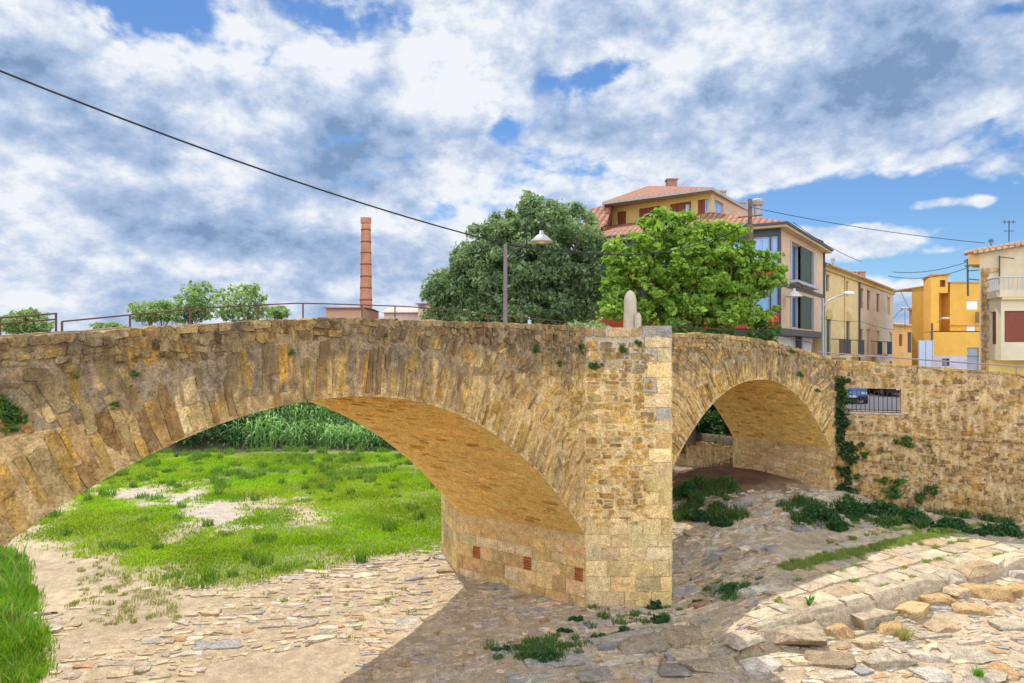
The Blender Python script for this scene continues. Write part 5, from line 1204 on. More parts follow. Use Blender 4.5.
def window(A, B, s0, s1, z0, z1, par, pane, frame, rec=.16, name='window', mull=1, fw=.06, label=None):
    A_, d, n, L = fline(A, B); g = G()
    def bx(a, b, c, e, h0=-rec, h1=-rec + .07): g.prism([fpt(A_, d, n, s, 0, h)[:2] for s, h in ((a, h0), (b, h0), (b, h1), (a, h1))], c, e)
    bx(s0, s0 + fw, z0, z1); bx(s1 - fw, s1, z0, z1); bx(s0 + fw, s1 - fw, z0, z0 + fw); bx(s0 + fw, s1 - fw, z1 - fw, z1)
    for k in range(1, mull + 1):
        c = s0 + (s1 - s0) * k / (mull + 1); bx(c - fw * .4, c + fw * .4, z0 + fw, z1 - fw)
    f = g.build(name, frame, par)
    if label: f['label'] = label
    g = G(); g.add([fpt(A_, d, n, s0 + .01, z0 + .01, -rec + .01), fpt(A_, d, n, s1 - .01, z0 + .01, -rec + .01), fpt(A_, d, n, s1 - .01, z1 - .01, -rec + .01), fpt(A_, d, n, s0 + .01, z1 - .01, -rec + .01)], [(0, 1, 2, 3)]); g.build('pane', pane, f)
    return f
def shutter(A, B, s0, s1, z0, z1, par, mat, rec=.06, name='shutter', label=None, leaf=2):
    A_, d, n, L = fline(A, B); g = G()
    for k in range(leaf):
        a = s0 + (s1 - s0) * k / leaf + .01; b = s0 + (s1 - s0) * (k + 1) / leaf - .01
        g.prism([fpt(A_, d, n, s, 0, h)[:2] for s, h in ((a, -rec - .04), (b, -rec - .04), (b, -rec), (a, -rec))], z0 + .01, z1 - .01)
        z = z0 + .1
        while z < z1 - .1: g.prism([fpt(A_, d, n, s, 0, h)[:2] for s, h in ((a + .05, -rec - .0), (b - .05, -rec - .0), (b - .05, -rec + .012), (a + .05, -rec + .012))], z, z + .035); z += .09
    o = g.build(name, mat, par)
    if label: o['label'] = label
    return o
ZB = -3.25
# ---- apartment block
ab = thing('apartment_block', 'three-storey block with red panels, blue glass and a red tiled mansard roof', 'building', (12.6, 36, ZB))
C_ = np.array([.3714 * 34, 34.]); Lc = np.array([(580 - 512) / F * 39, 39.]); Rc = np.array([.4325 * 42.7, 42.7])
BK = Lc + (Rc - C_) + np.array([0, 2.]);
M_BEIGE = stucco('peach_stucco', (.60, .42, .27)); M_RED = plain('red_panels', (.46, .06, .025), .6, 0, .35, 6., .2); M_YEL = stucco('yellow_render', (.60, .43, .13))
sA, dA_, nA, LA = fline(Lc, C_)
zE = 5.75
lev = dict(t1=5.42, b1=4.04, p1=3.26, b2=1.75, p2=1.04)
wins = [fs(x, sA, dA_) for x in (753, 769.5)], [fs(x, sA, dA_) for x in (771, 777.5)]
ops = []
bays = [(wins[0][0], wins[0][1]), (wins[1][0], wins[1][1])]
s = wins[0][0] - .5
while s > 1.6: bays.append((s - 1.25, s)); s -= 1.75
for a, b in bays: ops += [(a, b, lev['b1'], lev['t1']), (a, b, lev['b2'], lev['p1'] - .12)]
facade('front_wall', Lc, C_, lev['p2'], zE, ops, M_DGREY, ab)
for a, b in bays:
    window(Lc, C_, a, b, lev['b1'], lev['t1'], ab, M_BLUEGL, M_LGREY, mull=1 if b - a > .5 else 0); window(Lc, C_, a, b, lev['b2'], lev['p1'] - .12, ab, M_BLUEGL, M_LGREY, mull=1 if b - a > .5 else 0)
fbox('red_panel', Lc, C_, .3, LA + .0, lev['p1'], lev['b1'] - .02, .03, .14, M_RED, ab); fbox('red_panel', Lc, C_, .3, LA + .0, lev['p2'], lev['b2'] - .02, .03, .14, M_RED, ab)
sB, dB, nB, LB = fline(C_, Rc); w0, w1 = fs(790.3, sB, dB), fs(812.6, sB, dB)
zt1, zb1, zt2, zb2 = fz(240, w0, sB, dB), fz(279.5, w0, sB, dB), fz(292, w0, sB, dB), fz(327.5, w0, sB, dB)
facade('side_wall', C_, Rc, lev['p2'], zE, [(w0, w1, zb1, zt1), (w0, w1, zb2, zt2)], M_BEIGE, ab, rec=.3)
for (a, b) in ((zb1, zt1), (zb2, zt2)):
    window(C_, Rc, w0, (w0 + w1) / 2, a, b, ab, M_GLASS, M_LGREY, rec=.28, mull=1); shutter(C_, Rc, (w0 + w1) / 2, w1, a, b, ab, M_GREEN, rec=.05, name='screen', leaf=1)
    fbox('window_frame', C_, Rc, w0 - .08, w0, a, b, -.02, .08, M_LGREY, ab); fbox('window_frame', C_, Rc, w1, w1 + .08, a, b, -.02, .08, M_LGREY, ab)
fbox('balcony', C_, Rc, w0 - .1, w1 + .1, zb1 - .16, zb1 - .02, .0, .35, M_LGREY, ab)
fbox('floor_band', C_, Rc, -.1, LB, zt2 + .18, zt2 + .38, -.01, .05, M_DGREY, ab); fbox('floor_band', C_, Rc, -.15, LB, lev['p2'] - .32, lev['p2'] - .0, -.4, .08, M_DGREY, ab); fbox('floor_band', Lc, C_, 0, LA + .1, lev['p2'] - .32, lev['p2'] - .002, -.4, .08, M_DGREY, ab)
fbox('corner_post', C_, Rc, -.06, .12, lev['p2'], zE, -.02, .06, M_DGREY, ab); fbox('drainpipe', C_, Rc, LB - .1, LB, ZB, zE, .0, .1, M_DGREY, ab)
# ground floor, set back
gf = [tuple(p) for p in (Lc + nA * -.6, C_ - nA * .6 - dA_ * .6, Rc - nB * .6, BK)]
g = G(); g.prism(gf, ZB - .2, lev['p2'] - .33); g.build('ground_floor', stucco('pale_ground_floor', (.60, .58, .55)), ab)
fbox('garage_door', C_, Rc, .5, 5.0, ZB, fz(336, 1.2, sB, dB), -.58, -.5, plain('white_door', (.72, .72, .72), .6), ab); fbox('pillar', C_, Rc, 5.1, 5.4, ZB, lev['p2'] - .32, -.4, -.1, M_DGREY, ab)
facade('back_wall', Rc, BK, lev['p2'], zE, [], M_BEIGE, ab); facade('back_wall', BK, Lc, lev['p2'], zE, [], M_BEIGE, ab)
def off(poly, e):
    c = np.mean(poly, 0); return [np.array(p) + (np.array(p) - c) / np.linalg.norm(np.array(p) - c) * e for p in poly]
base_ = [Lc, C_, Rc, BK]; ev = off(base_, .55)
g = G(); g.prism([tuple(p) for p in ev], zE, zE + .12); g.build('eaves', stucco('soffit', (.55, .42, .22)), ab)
g = G(); g.prism([tuple(p) for p in off(base_, .68)], zE + .12, zE + .22); g.build('gutter', M_DGREY, ab)
U1 = np.array([10.3, 38.]); U2 = np.array([5.45, 41.7]); U3 = np.array([17.3, 48.6]); U4 = U2 + (U3 - U1)
zS = 7.3; ZU = 8.32
ins = [U2 + np.array([.4, .5]), U1 + np.array([.25, .1]), U3 + np.array([.0, -1.]), U4]
g = G(); lo = [(*p, zE + .22) for p in off(base_, .66)]; up_ = [(*(p), zS) for p in ins]
g.add(lo + up_, [(i, (i + 1) % 4, 4 + (i + 1) % 4, 4 + i) for i in range(4)] + [(4, 5, 6, 7)])
mans = g.build('mansard_roof', M_TILE, ab)
A_, B_ = ins[0], ins[1]; sU, dU, nU, LU = fline(A_, B_)
def us(px): return fs(px, sU, dU)
uo = [(us(617), us(626)), (us(639), us(660)), (us(670), us(691)), (us(697.6), LU - .15)]
ol = [(a, b, zS - .05 + .05, ZU - .28) for a, b in uo]
facade('attic_wall', A_, B_, zS - .6, ZU, ol, M_YEL, ab)
for i, (a, b, c, e) in enumerate(ol):
    if i < 3: shutter(A_, B_, a, b, c, e, ab, M_BROWN, leaf=1 if i == 0 else 3)
    else: shutter(A_, B_, a, a + (b - a) * .6, c, e, ab, M_BROWN, leaf=2); window(A_, B_, a + (b - a) * .6, b, c, e, ab, M_BLUEGL, M_LGREY, mull=0)
A2, B2_ = ins[1], ins[2]; s2_, d2_, n2_, L2_ = fline(A2, B2_); facade('attic_wall', A2, B2_, zS - .6, ZU, [(.5, 1.9, zS + .1, ZU - .25)], M_BEIGE, ab); window(A2, B2_, .5, 1.9, zS + .1, ZU - .25, ab, M_BLUEGL, M_LGREY)
q = at(690.5, 210, 39.2); g = G(); g.box(q[0] - .3, q[0] + .3, q[1] - .2, q[1] + .1, q[2] - .22, q[2] + .25); g.lathe([(.16, 0), (.16, .02)], (q[0], q[1] - .24, q[2]), 12); g.build('air_conditioner', M_LGREY, ab)
ue = [U2 + np.array([-.3, -.5]), U1 + np.array([.1, -.6]), U3 + np.array([.5, 0]), U4 + np.array([-.3, .3])]
g = G(); g.prism([tuple(p) for p in ue], ZU, ZU + .14); g.build('attic_eaves', stucco('attic_fascia', (.42, .38, .34)), ab)
R1 = at(648, 188, 44.5); R2 = at(668, 186.5, 47.5)
r1 = (R1[0], R1[1], 10.15); r2 = (R2[0] + 1.0, R2[1] + 2, 10.3)
g = G(); e4 = [(*p, ZU + .14) for p in ue]; g.add(e4 + [r1, r2], [(0, 1, 4), (1, 2, 5, 4), (2, 3, 5), (3, 0, 4, 5)]); up = g.build('upper_roof', M_TILE, ab)
q = (9.5, 44.0); g = G(); g.box(q[0], q[0] + .6, q[1], q[1] + .5, 9.3, 10.4); g.box(q[0] - .06, q[0] + .66, q[1] - .06, q[1] + .56, 10.4, 10.48); g.build('chimney', plain('chimney_render', (.30, .18, .12), .9), up)
for px, py, w in ((720.5, 192, .5), (741, 203, .45)):
    q = at(px, py, 43 if px < 730 else 44.5); g = G(); g.box(q[0] - w / 2, q[0] + w / 2, q[1] - w / 2, q[1] + w / 2, 7.8, q[2] - .05); g.box(q[0] - w / 2 - .05, q[0] + w / 2 + .05, q[1] - w / 2 - .05, q[1] + w / 2 + .05, q[2] - .05, q[2] + .05); g.build('chimney', plain('chimney_stack', (.36, .3, .26), .9), up)
q = at(757.5, 208, 40.); g = G(); g.lathe([(.2, -1.6), (.2, .1), (.3, .15), (.36, .32), (.36, .42), (.2, .5), (.05, .52)], tuple(q), 12); g.build('vent_pipe', plain('vent_metal', (.38, .36, .34), .6, .2), mans)
# mansard piece climbing to the upper eave at the left end
g = G(); q4 = [at(577, 236.5, 38.6), at(606, 225, 39.6), at(613, 203, 41.8), at(588, 209.5, 41.2)]; bk = [p + np.array([.3, 1.8, -.6]) for p in q4]
g.add([tuple(p) for p in q4] + [tuple(p) for p in bk], [(0, 1, 2, 3), (1, 5, 6, 2), (0, 3, 7, 4), (3, 2, 6, 7), (4, 5, 1, 0), (4, 7, 6, 5)]); g.build('mansard_end', M_TILE, ab)
g = G(); T1 = [at(x, y, Y) for x, y, Y in ((780, 226, 40), (786, 222, 41), (823, 241, 46), (824, 246, 45))]
g.tube([at(781, 224, 40), at(823, 241.5, 46)], .04, 6); g.tube([at(781, 231, 40), at(823, 248, 46)], .03, 6)
for t_ in (0, .33, .66, 1): a_ = at(781, 224, 40) * (1 - t_) + at(823, 241.5, 46) * t_; g.tube([a_, (a_[0], a_[1], a_[2] - .75)], .035, 6)
g.build('terrace_railing', M_DGREY, ab)
g = G(); q0 = at(786, 237, 40.5); q1 = at(815, 249, 45); dd = (q1 - q0)[:2]; dd /= np.linalg.norm(dd); nn = np.array([dd[1], -dd[0]])
g.prism([tuple(q0[:2]), tuple(q1[:2]), tuple(q1[:2] - nn * 1.), tuple(q0[:2] - nn * 1.)], 5.9, 6.55); g.build('terrace_wall', M_BEIGE, ab)
# enamel lamp on the block
t = thing('wall_lamp', 'hanging enamel lamp on a small arc in front of the block side window', 'street lamp', tuple(at(797, 290, 34.6)))
Yw = 34.4; g = G(); g.tube([at(*p, Yw + k * .25) for k, p in enumerate(((803, 289), (801, 284), (798, 282), (795, 283.5), (794.5, 289))[::-1])], .025, 6); g.tube([at(794.5, 283.5, Yw + .3), tuple(at(805, 286, 37.2))], .02, 6); g.build('bracket', M_DGREY, t)
gooselamp(t, tuple(at(794, 294.5, Yw)), 17 / F * Yw, plain('pale_enamel', (.55, .53, .5), .4, .1, .3), M_GLASSW)

# ---- two-storey houses
H0 = np.array([(824 - 512) / F * 43, 43.]); H2 = np.array([(893.5 - 512) / F * 62.4, 62.4]); sH, dH, nH, LH = fline(H0, H2); s1 = fs(858, sH, dH); H1 = sH + dH * s1
ZH = 5.1
def house(name, label, A, B, mat, upper, lower, band, doors_mat, roofm, arch=False, bal=()):
    h = thing(name, label, 'house', (*A, ZB)); a0, d, n, L = fline(A, B)
    def w(t): x0, x1, y0, y1 = t; s0, s1_ = fs(x0, a0, d), fs(x1, a0, d); return (s0, s1_, fz(y1, s0, a0, d), fz(y0, s0, a0, d))
    U = [w(t) for t in upper]; D_ = [w(t) for t in lower]
    U = [(a, b, U[0][2], U[0][3]) if i < 99 and abs(e - U[0][3]) < .5 else (a, b, c, e) for i, (a, b, c, e) in enumerate(U)]
    zb_ = min(x[2] for x in D_); D_ = [(a, b, zb_, e) for a, b, c, e in D_]
    gr0 = [(a, b, ZB + .05, ZB + 2.3) for a, b, c, e in D_]
    facade('front_wall', A, B, ZB - .3, ZH, U + D_ + gr0, mat, h)
    for i, o in enumerate(U + D_):
        shutter(A, B, *o, h, doors_mat[i % len(doors_mat)], rec=.09)
        sill = fbox('window_surround', A, B, o[0] - .12, o[1] + .12, o[3], o[3] + .16, -.01, .06, M_SUR, h)
        if i >= len(U) and arch:
            m_ = (o[0] + o[1]) / 2; r = (o[1] - o[0]) / 2 + .22; g = G(); pts = [(m_ + r * math.cos(q), o[3] + .1 + .55 * math.sin(q)) for q in np.linspace(0, PI, 9)]
            g.add([fpt(a0, d, n, s, z, .07) for s, z in pts] + [fpt(a0, d, n, s, z, -.0) for s, z in pts], [tuple(range(9))] + [(k, k + 1, 10 + k, 9 + k) for k in range(8)]); g.build('door_hood', M_SUR, h)
    for o in gr0: fbox('ground_door', A, B, o[0], o[1], o[2], o[3], -.14, -.1, M_BROWN, h)
    for x0, x1, y0, y1 in bal:
        s0, s1_ = fs(x0, a0, d), fs(x1, a0, d); zz0, zz1 = zb_, zb_ + 1.0; g = G(); k = s0
        while k <= s1_: g.tube([fpt(a0, d, n, k, zz0, .45), fpt(a0, d, n, k, zz1, .45)], .014, 5); k += .14
        g.tube([fpt(a0, d, n, s0, zz1, .45), fpt(a0, d, n, s1_, zz1, .45)], .025, 5); g.tube([fpt(a0, d, n, s0, zz1, .0), fpt(a0, d, n, s0, zz1, .45)], .025, 5); g.tube([fpt(a0, d, n, s1_, zz1, .0), fpt(a0, d, n, s1_, zz1, .45)], .025, 5)
        b_ = g.build('balcony_railing', M_DGREY, h); fbox('balcony_slab', A, B, s0 - .05, s1_ + .05, zz0 - .14, zz0 - .002, .0, .5, mat, h)
    fbox('cornice', A, B, -.0, L, ZH - .32, ZH - .12, .0, .14, M_SUR, h); fbox('cornice', A, B, -.0, L, ZH - .12, ZH, .0, .3, M_SUR, h)
    g = G(); nb_ = -n * 8
    P0, P1_, P2, P3 = [fpt(a0, d, n, s, z, hh) for s, z, hh in ((-.1, ZH + .02, .42), (L + .1, ZH + .02, .42), (L + .1, ZH + 1.5, -4.5), (-.1, ZH + 1.5, -4.5))]
    P4, P5 = [fpt(a0, d, n, s, ZH + .02, -9) for s in (L + .1, -.1)]
    lw = [(p[0], p[1], p[2] - .1) for p in (P0, P1_, P4, P5)]
    g.add([P0, P1_, P2, P3, P4, P5] + lw, [(0, 1, 2, 3), (3, 2, 4, 5), (0, 6, 7, 1), (1, 7, 8, 4, 2), (0, 3, 5, 9, 6), (6, 9, 8, 7)]); rf = g.build('roof', roofm, h)
    E0 = a0 + d * L; facade('end_wall', E0, E0 - n * 8.5, ZB - .3, ZH, [], mat, h); facade('end_wall', a0 - n * 8.5, a0, ZB - .3, ZH, [], mat, h)
    return h, rf, (a0, d, n, L)
M_SUR = stucco('ochre_trim', (.56, .38, .13)); M_YH = stucco('yellow_house', (.66, .48, .22)); M_GH = stucco('grey_beige_house', (.52, .41, .29))
M_OCHD = plain('ochre_shutter', (.5, .33, .08), .7, 0, .3, 9., .2); M_GRD = plain('green_shutter', (.05, .10, .09), .7, 0, .3, 9., .2)
h1, rf1, L1 = house('town_house', 'pale yellow two-storey house with green shuttered doors under curved hoods', H0, H1, M_YH, [(826, 829, 274.6, 291), (845, 848, 281, 292)], [(826.5, 831, 319, 355), (845.5, 850, 321, 355)], 0, [M_GRD, M_BROWN, M_GRD, M_GRD], M_TILEY, True, [(831.5, 843.5, 0, 0), (851, 857.5, 0, 0)])
h2, rf2, L2 = house('town_house', 'grey-beige two-storey house with brown shutters and ochre door frames', H1, H2, M_GH, [(860, 863, 288, 308), (867, 870, 291, 309), (876.5, 879.3, 294, 311), (887, 889.8, 296, 307)], [(859.8, 862.7, 329, 346), (867, 870, 329, 354), (876.5, 879.5, 331, 354), (889.5, 892, 333, 354)], 0, [M_BROWN, M_BROWN, M_BROWN, M_OCHD, M_BROWN, M_OCHD, M_OCHD, M_OCHD], M_TILEY, False, [(871, 875.8, 0, 0), (881, 886, 0, 0)])
for (px, py, Y) in ((852, 270, 51), (861.5, 270, 54)):
    q = at(px, py, Y); g = G(); g.box(q[0] - .2, q[0] + .2, Y - .2, Y + .2, 5.0, q[2] - .2); g.box(q[0] - .25, q[0] + .25, Y - .25, Y + .25, q[2] - .2, q[2] - .12); g.build('chimney', plain('brick_stack', (.40, .2, .13), .9), rf1 if px < 858 else rf2)
q = L2[0] + L2[1] * .15 + L2[2] * .08; g = G(); g.tube([(*q, ZB), (*q, ZH - .1)], .06, 6); g.build('drainpipe', M_DGREY, h2)
q = L1[0] + L1[1] * (L1[3] * .55) + L1[2] * .08; g = G(); g.tube([(*q, ZB), (*q, ZH - .1)], .05, 6); g.build('drainpipe', M_YH, h1)
# lamp on the facade
for nm, px0, py0, px1, py1, Y, lb in (('wall_lamp', 893, 319, 904.5, 308.5, 58, 'small lamp on a thin arm beside the end of the grey-beige house'), ('wall_lamp', 937, 322, 945.5, 318.5, 50, 'white lamp on a short arm against the orange building')):
    a_, b_ = at(px0, py0, Y), at(px1, py1, Y); t = thing(nm, lb, 'street lamp', tuple(a_)); g = G(); g.tube([a_, (a_ + b_) / 2 + np.array([0, 0, .18]), b_], .03, 6); g.build('arm', M_STEEL, t)
    g = G(); g.lathe([(.02, -.05), (.2, -.04), (.24, .02), (.14, .09), (.02, .1)], tuple(b_), 12, sx=1.4); g.build('lamp_head', plain('lamp_white2', (.7, .7, .68), .5), t)
# ---- small orange house, thin brick chimney
O0 = np.array([(892 - 512) / F * 63.5, 63.5]); O1 = np.array([(916 - 512) / F * 67, 67.]); oh = thing('small_house', 'low orange house with a tiled eave beyond the grey-beige one', 'house', (*O0, ZB)); zo = 2.3
so, do, no, Lo = fline(O0, O1); M_OR = stucco('orange_plaster', (.68, .36, .11)); a_ = fs(899, so, do); b_ = fs(902.3, so, do); wz = fz(346, a_, so, do), fz(334, a_, so, do); a2_, b2_ = fs(907.5, so, do), fs(911.5, so, do)
facade('front_wall', O0, O1, ZB - .3, zo, [(a_, b_, *wz), (a2_, b2_, wz[0] - .6, wz[1] + .2)], M_OR, oh); shutter(O0, O1, a_, b_, *wz, oh, M_BROWN); shutter(O0, O1, a2_, b2_, wz[0] - .6, wz[1] + .2, oh, M_DGREY)
g = G(); g.add([fpt(so, do, no, -.3, zo, .4), fpt(so, do, no, Lo + .4, zo, .4), fpt(so, do, no, Lo + .4, zo + .6, -4), fpt(so, do, no, -.3, zo + .6, -4), fpt(so, do, no, -.3, zo - .12, .4), fpt(so, do, no, Lo + .4, zo - .12, .4), fpt(so, do, no, Lo + .4, zo - .12, -4), fpt(so, do, no, -.3, zo - .12, -4)], [(0, 1, 2, 3), (4, 5, 1, 0), (5, 6, 2, 1), (6, 7, 3, 2), (7, 4, 0, 3), (4, 7, 6, 5)]); g.build('roof', M_TILEY, oh)
facade('end_wall', O1, O1 - no * 4, ZB - .3, zo, [], M_OR, oh)
q = at(917.5, 308, 72); ch = thing('thin_chimney', 'slim square brick chimney between the low orange house and the orange building', 'chimney', (q[0], 72, ZB)); g = G(); w = .55; g.box(q[0] - w, q[0] + w, 72 - w, 72 + w, ZB, q[2] - .2); M_BRK = plain('red_brick', (.46, .2, .11), .9, 0, .4, 5.); g.build('stack', M_BRK, ch); g = G(); g.box(q[0] - w - .1, q[0] + w + .1, 72 - w - .1, 72 + w + .1, q[2] - .2, q[2]); g.build('cap', M_BRK, ch)
# ---- orange building
ob = thing('orange_building', 'bright orange building with a square stair tower and white blinds', 'building', (30, 50, ZB)); M_OB = stucco('bright_orange_render', (.74, .40, .07), .2)
def X_(px, Y): return (px - 512) / F * Y
Yo = 50.; T0 = (X_(931, Yo), Yo); T1_ = (X_(948, Yo), Yo); TL = (X_(923.6, 53), 53.); zT = (350 - 275.5) / F * Yo; zBd = (350 - 284) / F * 51
so, do, no, Lo = fline(T0, T1_)
facade('tower_wall', TL, T0, ZB - .3, zT, [], M_OB, ob); tw = fs(940, so, do), fs(945.5, so, do), fz(287, 0, so, do), fz(280, 0, so, do)
facade('tower_wall', T0, T1_, 4.05, zT, [tw], M_OB, ob); window(T0, T1_, *tw, ob, M_BROWN, M_BROWN, mull=0)
N0 = (X_(931, Yo), Yo); N1 = (X_(939, Yo), Yo); facade('tower_wall', N0, N1, ZB - .3, 4.05, [], M_OB, ob); facade('recess_wall', N1, (N1[0], N1[1] + 1.2), ZB - .3, 4.05, [], M_OB, ob)
facade('recess_wall', (N1[0], Yo + 1.2), (X_(951, 51.2), Yo + 1.2), ZB - .3, 4.05, [], M_OB, ob); g = G(); g.box(N1[0], X_(948, Yo), Yo, Yo + 1.2, 3.97, 4.048); g.build('recess_ceiling', M_OB, ob)
facade('tower_wall', T1_, (T1_[0], Yo + 3), zBd, zT, [], M_OB, ob)
g = G(); g.prism([(TL[0] - .1, TL[1]), (T0[0] - .05, T0[1] - .12), (T1_[0] + .12, T1_[1] - .12), (T1_[0] + .12, Yo + 3.2), (TL[0], Yo + 3.2)], zT, zT + .1); g.build('tower_coping', plain('terracotta_edge', (.5, .25, .12), .9), ob)
D0 = (X_(950, 50.2), 50.2); D1_ = (X_(979, 50.2) + 1.2, 50.2); so, do, no, Lo = fline(D0, D1_)
def ow(x0, x1, y0, y1): return (fs(x0, so, do), fs(x1, so, do), fz(y1, 0, so, do), fz(y0, 0, so, do))
o1, o2, o3 = ow(966.6, 978.4, 300.7, 309.5), ow(966.6, 976, 324, 334), ow(973, 978.4, 313, 322.5)
facade('body_wall', D0, D1_, ZB + .6, zBd, [o1, o2], M_OB, ob)
g = G(); g.prism([(D0[0] - .05, D0[1] - .08), (D1_[0], D1_[1] - .08), (D1_[0], 58), (D0[0] - .05, 58)], zBd, zBd + .09); g.build('flat_roof', plain('roof_edge', (.5, .3, .15), .9), ob)
facade('body_wall', (D0[0], 55), D0, ZB - .3, zBd, [], M_OB, ob)
M_BL = plain('white_blind', (.78, .78, .78), .6, 0, .1, 20.)
for o in (o1, o2): shutter(D0, D1_, *o, ob, M_BL, name='blind', leaf=1)
fbox('ledge', D0, D1_, -.1, Lo, 1.72, 1.8, .0, .12, M_OB, ob)
g = G(); a_, b_ = fs(973, so, do), fs(979, so, do)
for k in np.linspace(a_, b_, 7): g.tube([fpt(so, do, no, k, fz(323, 0, so, do), .3), fpt(so, do, no, k, fz(312, 0, so, do), .3)], .02, 5)
g.build('balcony_railing', M_DGREY, ob)
# lower front wing with lilac base
E0_, E1_ = (X_(931, 48.5), 48.5), (X_(979.5, 48.5) + .8, 48.5); so, do, no, Lo = fline(E0_, E1_); zw = fz(331, 0, so, do); dw = (fs(967, so, do), fs(978.8, so, do), ZB + .0, fz(347.5, 0, so, do)); dw2 = (fs(942, so, do), fs(949.6, so, do), fz(366, 0, so, do), fz(358.5, 0, so, do)); zl_ = fz(356, 0, so, do)
facade('wing_wall', E0_, E1_, zl_, zw, [(dw[0], dw[1], zl_, dw[3])], M_OB, ob); M_LIL = stucco('lilac_base', (.52, .47, .52)); facade('wing_base', E0_, E1_, ZB - .3, zl_, [(dw[0], dw[1], ZB - .2, zl_), dw2], M_LIL, ob)
fbox('metal_door', E0_, E1_, dw[0], dw[1], ZB - .2, dw[3], -.14, -.08, plain('grey_door', (.30, .31, .33), .6, .1), ob); window(E0_, E1_, *dw2, ob, M_GLASS, M_BROWN, mull=0)
g = G(); g.box(E0_[0], E1_[0], 48.5, 50.18, zw - .06, zw); g.build('wing_roof', M_OB, ob)
gt = thing('gate_panel', 'pale blue-grey sheet metal gate left of the orange building', 'gate', (X_(925, 47), 47, ZB)); A_, B_ = (X_(918.5, 47), 47.), (X_(932.5, 47), 47.); so, do, no, Lo = fline(A_, B_); M_GT = plain('gate_sheet', (.46, .52, .60), .5, .1, .2, 5.)
for k in range(2): fbox('gate_leaf', A_, B_, Lo * k / 2 + .02, Lo * (k + 1) / 2 - .02, ZB, fz(340.5, 0, so, do), 0, .05, M_GT, gt)
for k in range(3): fbox('gate_post', A_, B_, Lo * k / 2 - .03, Lo * k / 2 + .03, ZB, fz(340, 0, so, do), -.03, .08, M_LGREY, gt)
# ---- cream house with a bay
cs = thing('cream_house', 'cream house with a balustraded balcony over a bay with brown shutters', 'house', (20, 28, ZB)); M_CR = stucco('cream_render', (.56, .45, .29), .3); M_CR2 = stucco('pale_cream', (.60, .50, .33), .25)
A_, B_ = (X_(979.5, 28), 28.), (X_(979.5, 28) + 7.5, 27.3); so, do, no, Lo = fline(A_, B_); ze = 3.75
def gz(s): return ze + .17 * s if s < 5 else ze + .17 * 5 - .17 * (s - 5)
facade('gable_wall', A_, B_, ZB - .3, ze, [], M_CR, cs, ztf=gz)
facade('side_wall', (A_[0] + 6.3, A_[1] + 9), A_, ZB - .3, ze, [], M_CR, cs)
g = G(); top = [(-.35, gz(-.35)), (5, gz(5)), (7.6, gz(7.6))]
P_ = []
for (s, z) in top:
    for hh in (.25, -9):
        for e_ in (.02, .12): q = fpt(so, do, no, s, z + e_, hh); P_.append((q[0] + (6.3 if hh < 0 else 0), q[1], q[2]))
f = []
for i in range(2): a = 4 * i; b = a + 4; f += [(a + 1, b + 1, b + 3, a + 3), (a, a + 2, b + 2, b), (a, b, b + 1, a + 1), (a + 2, a + 3, b + 3, b + 2)]
f += [(0, 1, 3, 2), (8, 10, 11, 9)]; g.add(P_, f); rfc = g.build('roof', M_TILEY, cs)
g = G(); ss_ = -.3
while ss_ < 4.9: p_ = fpt(so, do, no, ss_ + .1, gz(ss_ + .1) + .12, .2); q_ = fpt(so, do, no, ss_ + .1, gz(ss_ + .1) + .12, -.6); g.tube([p_, q_], .09, 8); ss_ += .2
g.build('verge_tiles', plain('terracotta', (.55, .3, .16), .9, 0, .4, 5.), cs)
g = G(); g.prism([fpt(so, do, no, s, 0, h)[:2] for s, h in ((-.42, .0), (-.0, .0), (.8, -1.2), (.38, -1.2))], ze - .42, ze - .02); g.build('eave', plain('eave_ochre', (.62, .36, .12), .9), cs)
Qs = []; z = ZB; k = 0
while z < 2.9: Qs.append([[.06, z], [.34 if k % 2 else .27, z], [.34 if k % 2 else .27, z + .2], [.06, z + .2]]); z += .21; k += 1
Qs += [[[.06, 3.02], [.75, 3.02], [.75, 3.18], [.06, 3.18]]]
g = G(); stones(g, lambda s, v, h: np.stack([so[0] + do[0] * s + no[0] * h, so[1] + do[1] * s + no[1] * h, v], -1), np.array(Qs), pal([((.46, .27, .1), 2), ((.40, .26, .14), 2), ((.5, .36, .2), 1)], len(Qs)), h=(.02, .05), gap=.004, rnd=.1, jit=.05, tilt=.0); g.build('quoins', M_WALL, cs)
def Sx(px, h): # s on the facade offset by h
    a = so + no * h; return fs(px, a, do)
bh = 1.1; s0 = Sx(989, .05); s1_ = Sx(1001, bh); zt_ = (350 - 300) / F * 27; zb_ = (350 - 357) / F * 27
P0 = fpt(so, do, no, s0, 0, 0)[:2]; P1b = fpt(so, do, no, s1_, 0, bh)[:2]; P2b = fpt(so, do, no, 5.2, 0, bh)[:2]; P3b = fpt(so, do, no, 6.0, 0, 0)[:2]
a0_, d0_, n0_, L0_ = fline(P0, P1b); wn0 = (L0_ * .2, L0_ * .62, (350 - 344) / F * 27, (350 - 311) / F * 27); facade('bay_side', P0, P1b, zb_, zt_, [wn0], M_CR2, cs); shutter(P0, P1b, *wn0, cs, M_BROWN, leaf=1)
a0_, d0_, n0_, L0_ = fline(P1b, P2b); xa = fs(1004.5, a0_, d0_); wn1 = (xa, xa + 1.7, (350 - 342) / F * 26.3, (350 - 310) / F * 26.3); facade('bay_front', P1b, P2b, zb_, zt_, [wn1], M_CR2, cs); shutter(P1b, P2b, *wn1, cs, M_BROWN, leaf=1, label='wide brown roller shutter')
facade('bay_side', P2b, P3b, zb_, zt_, [], M_CR2, cs)
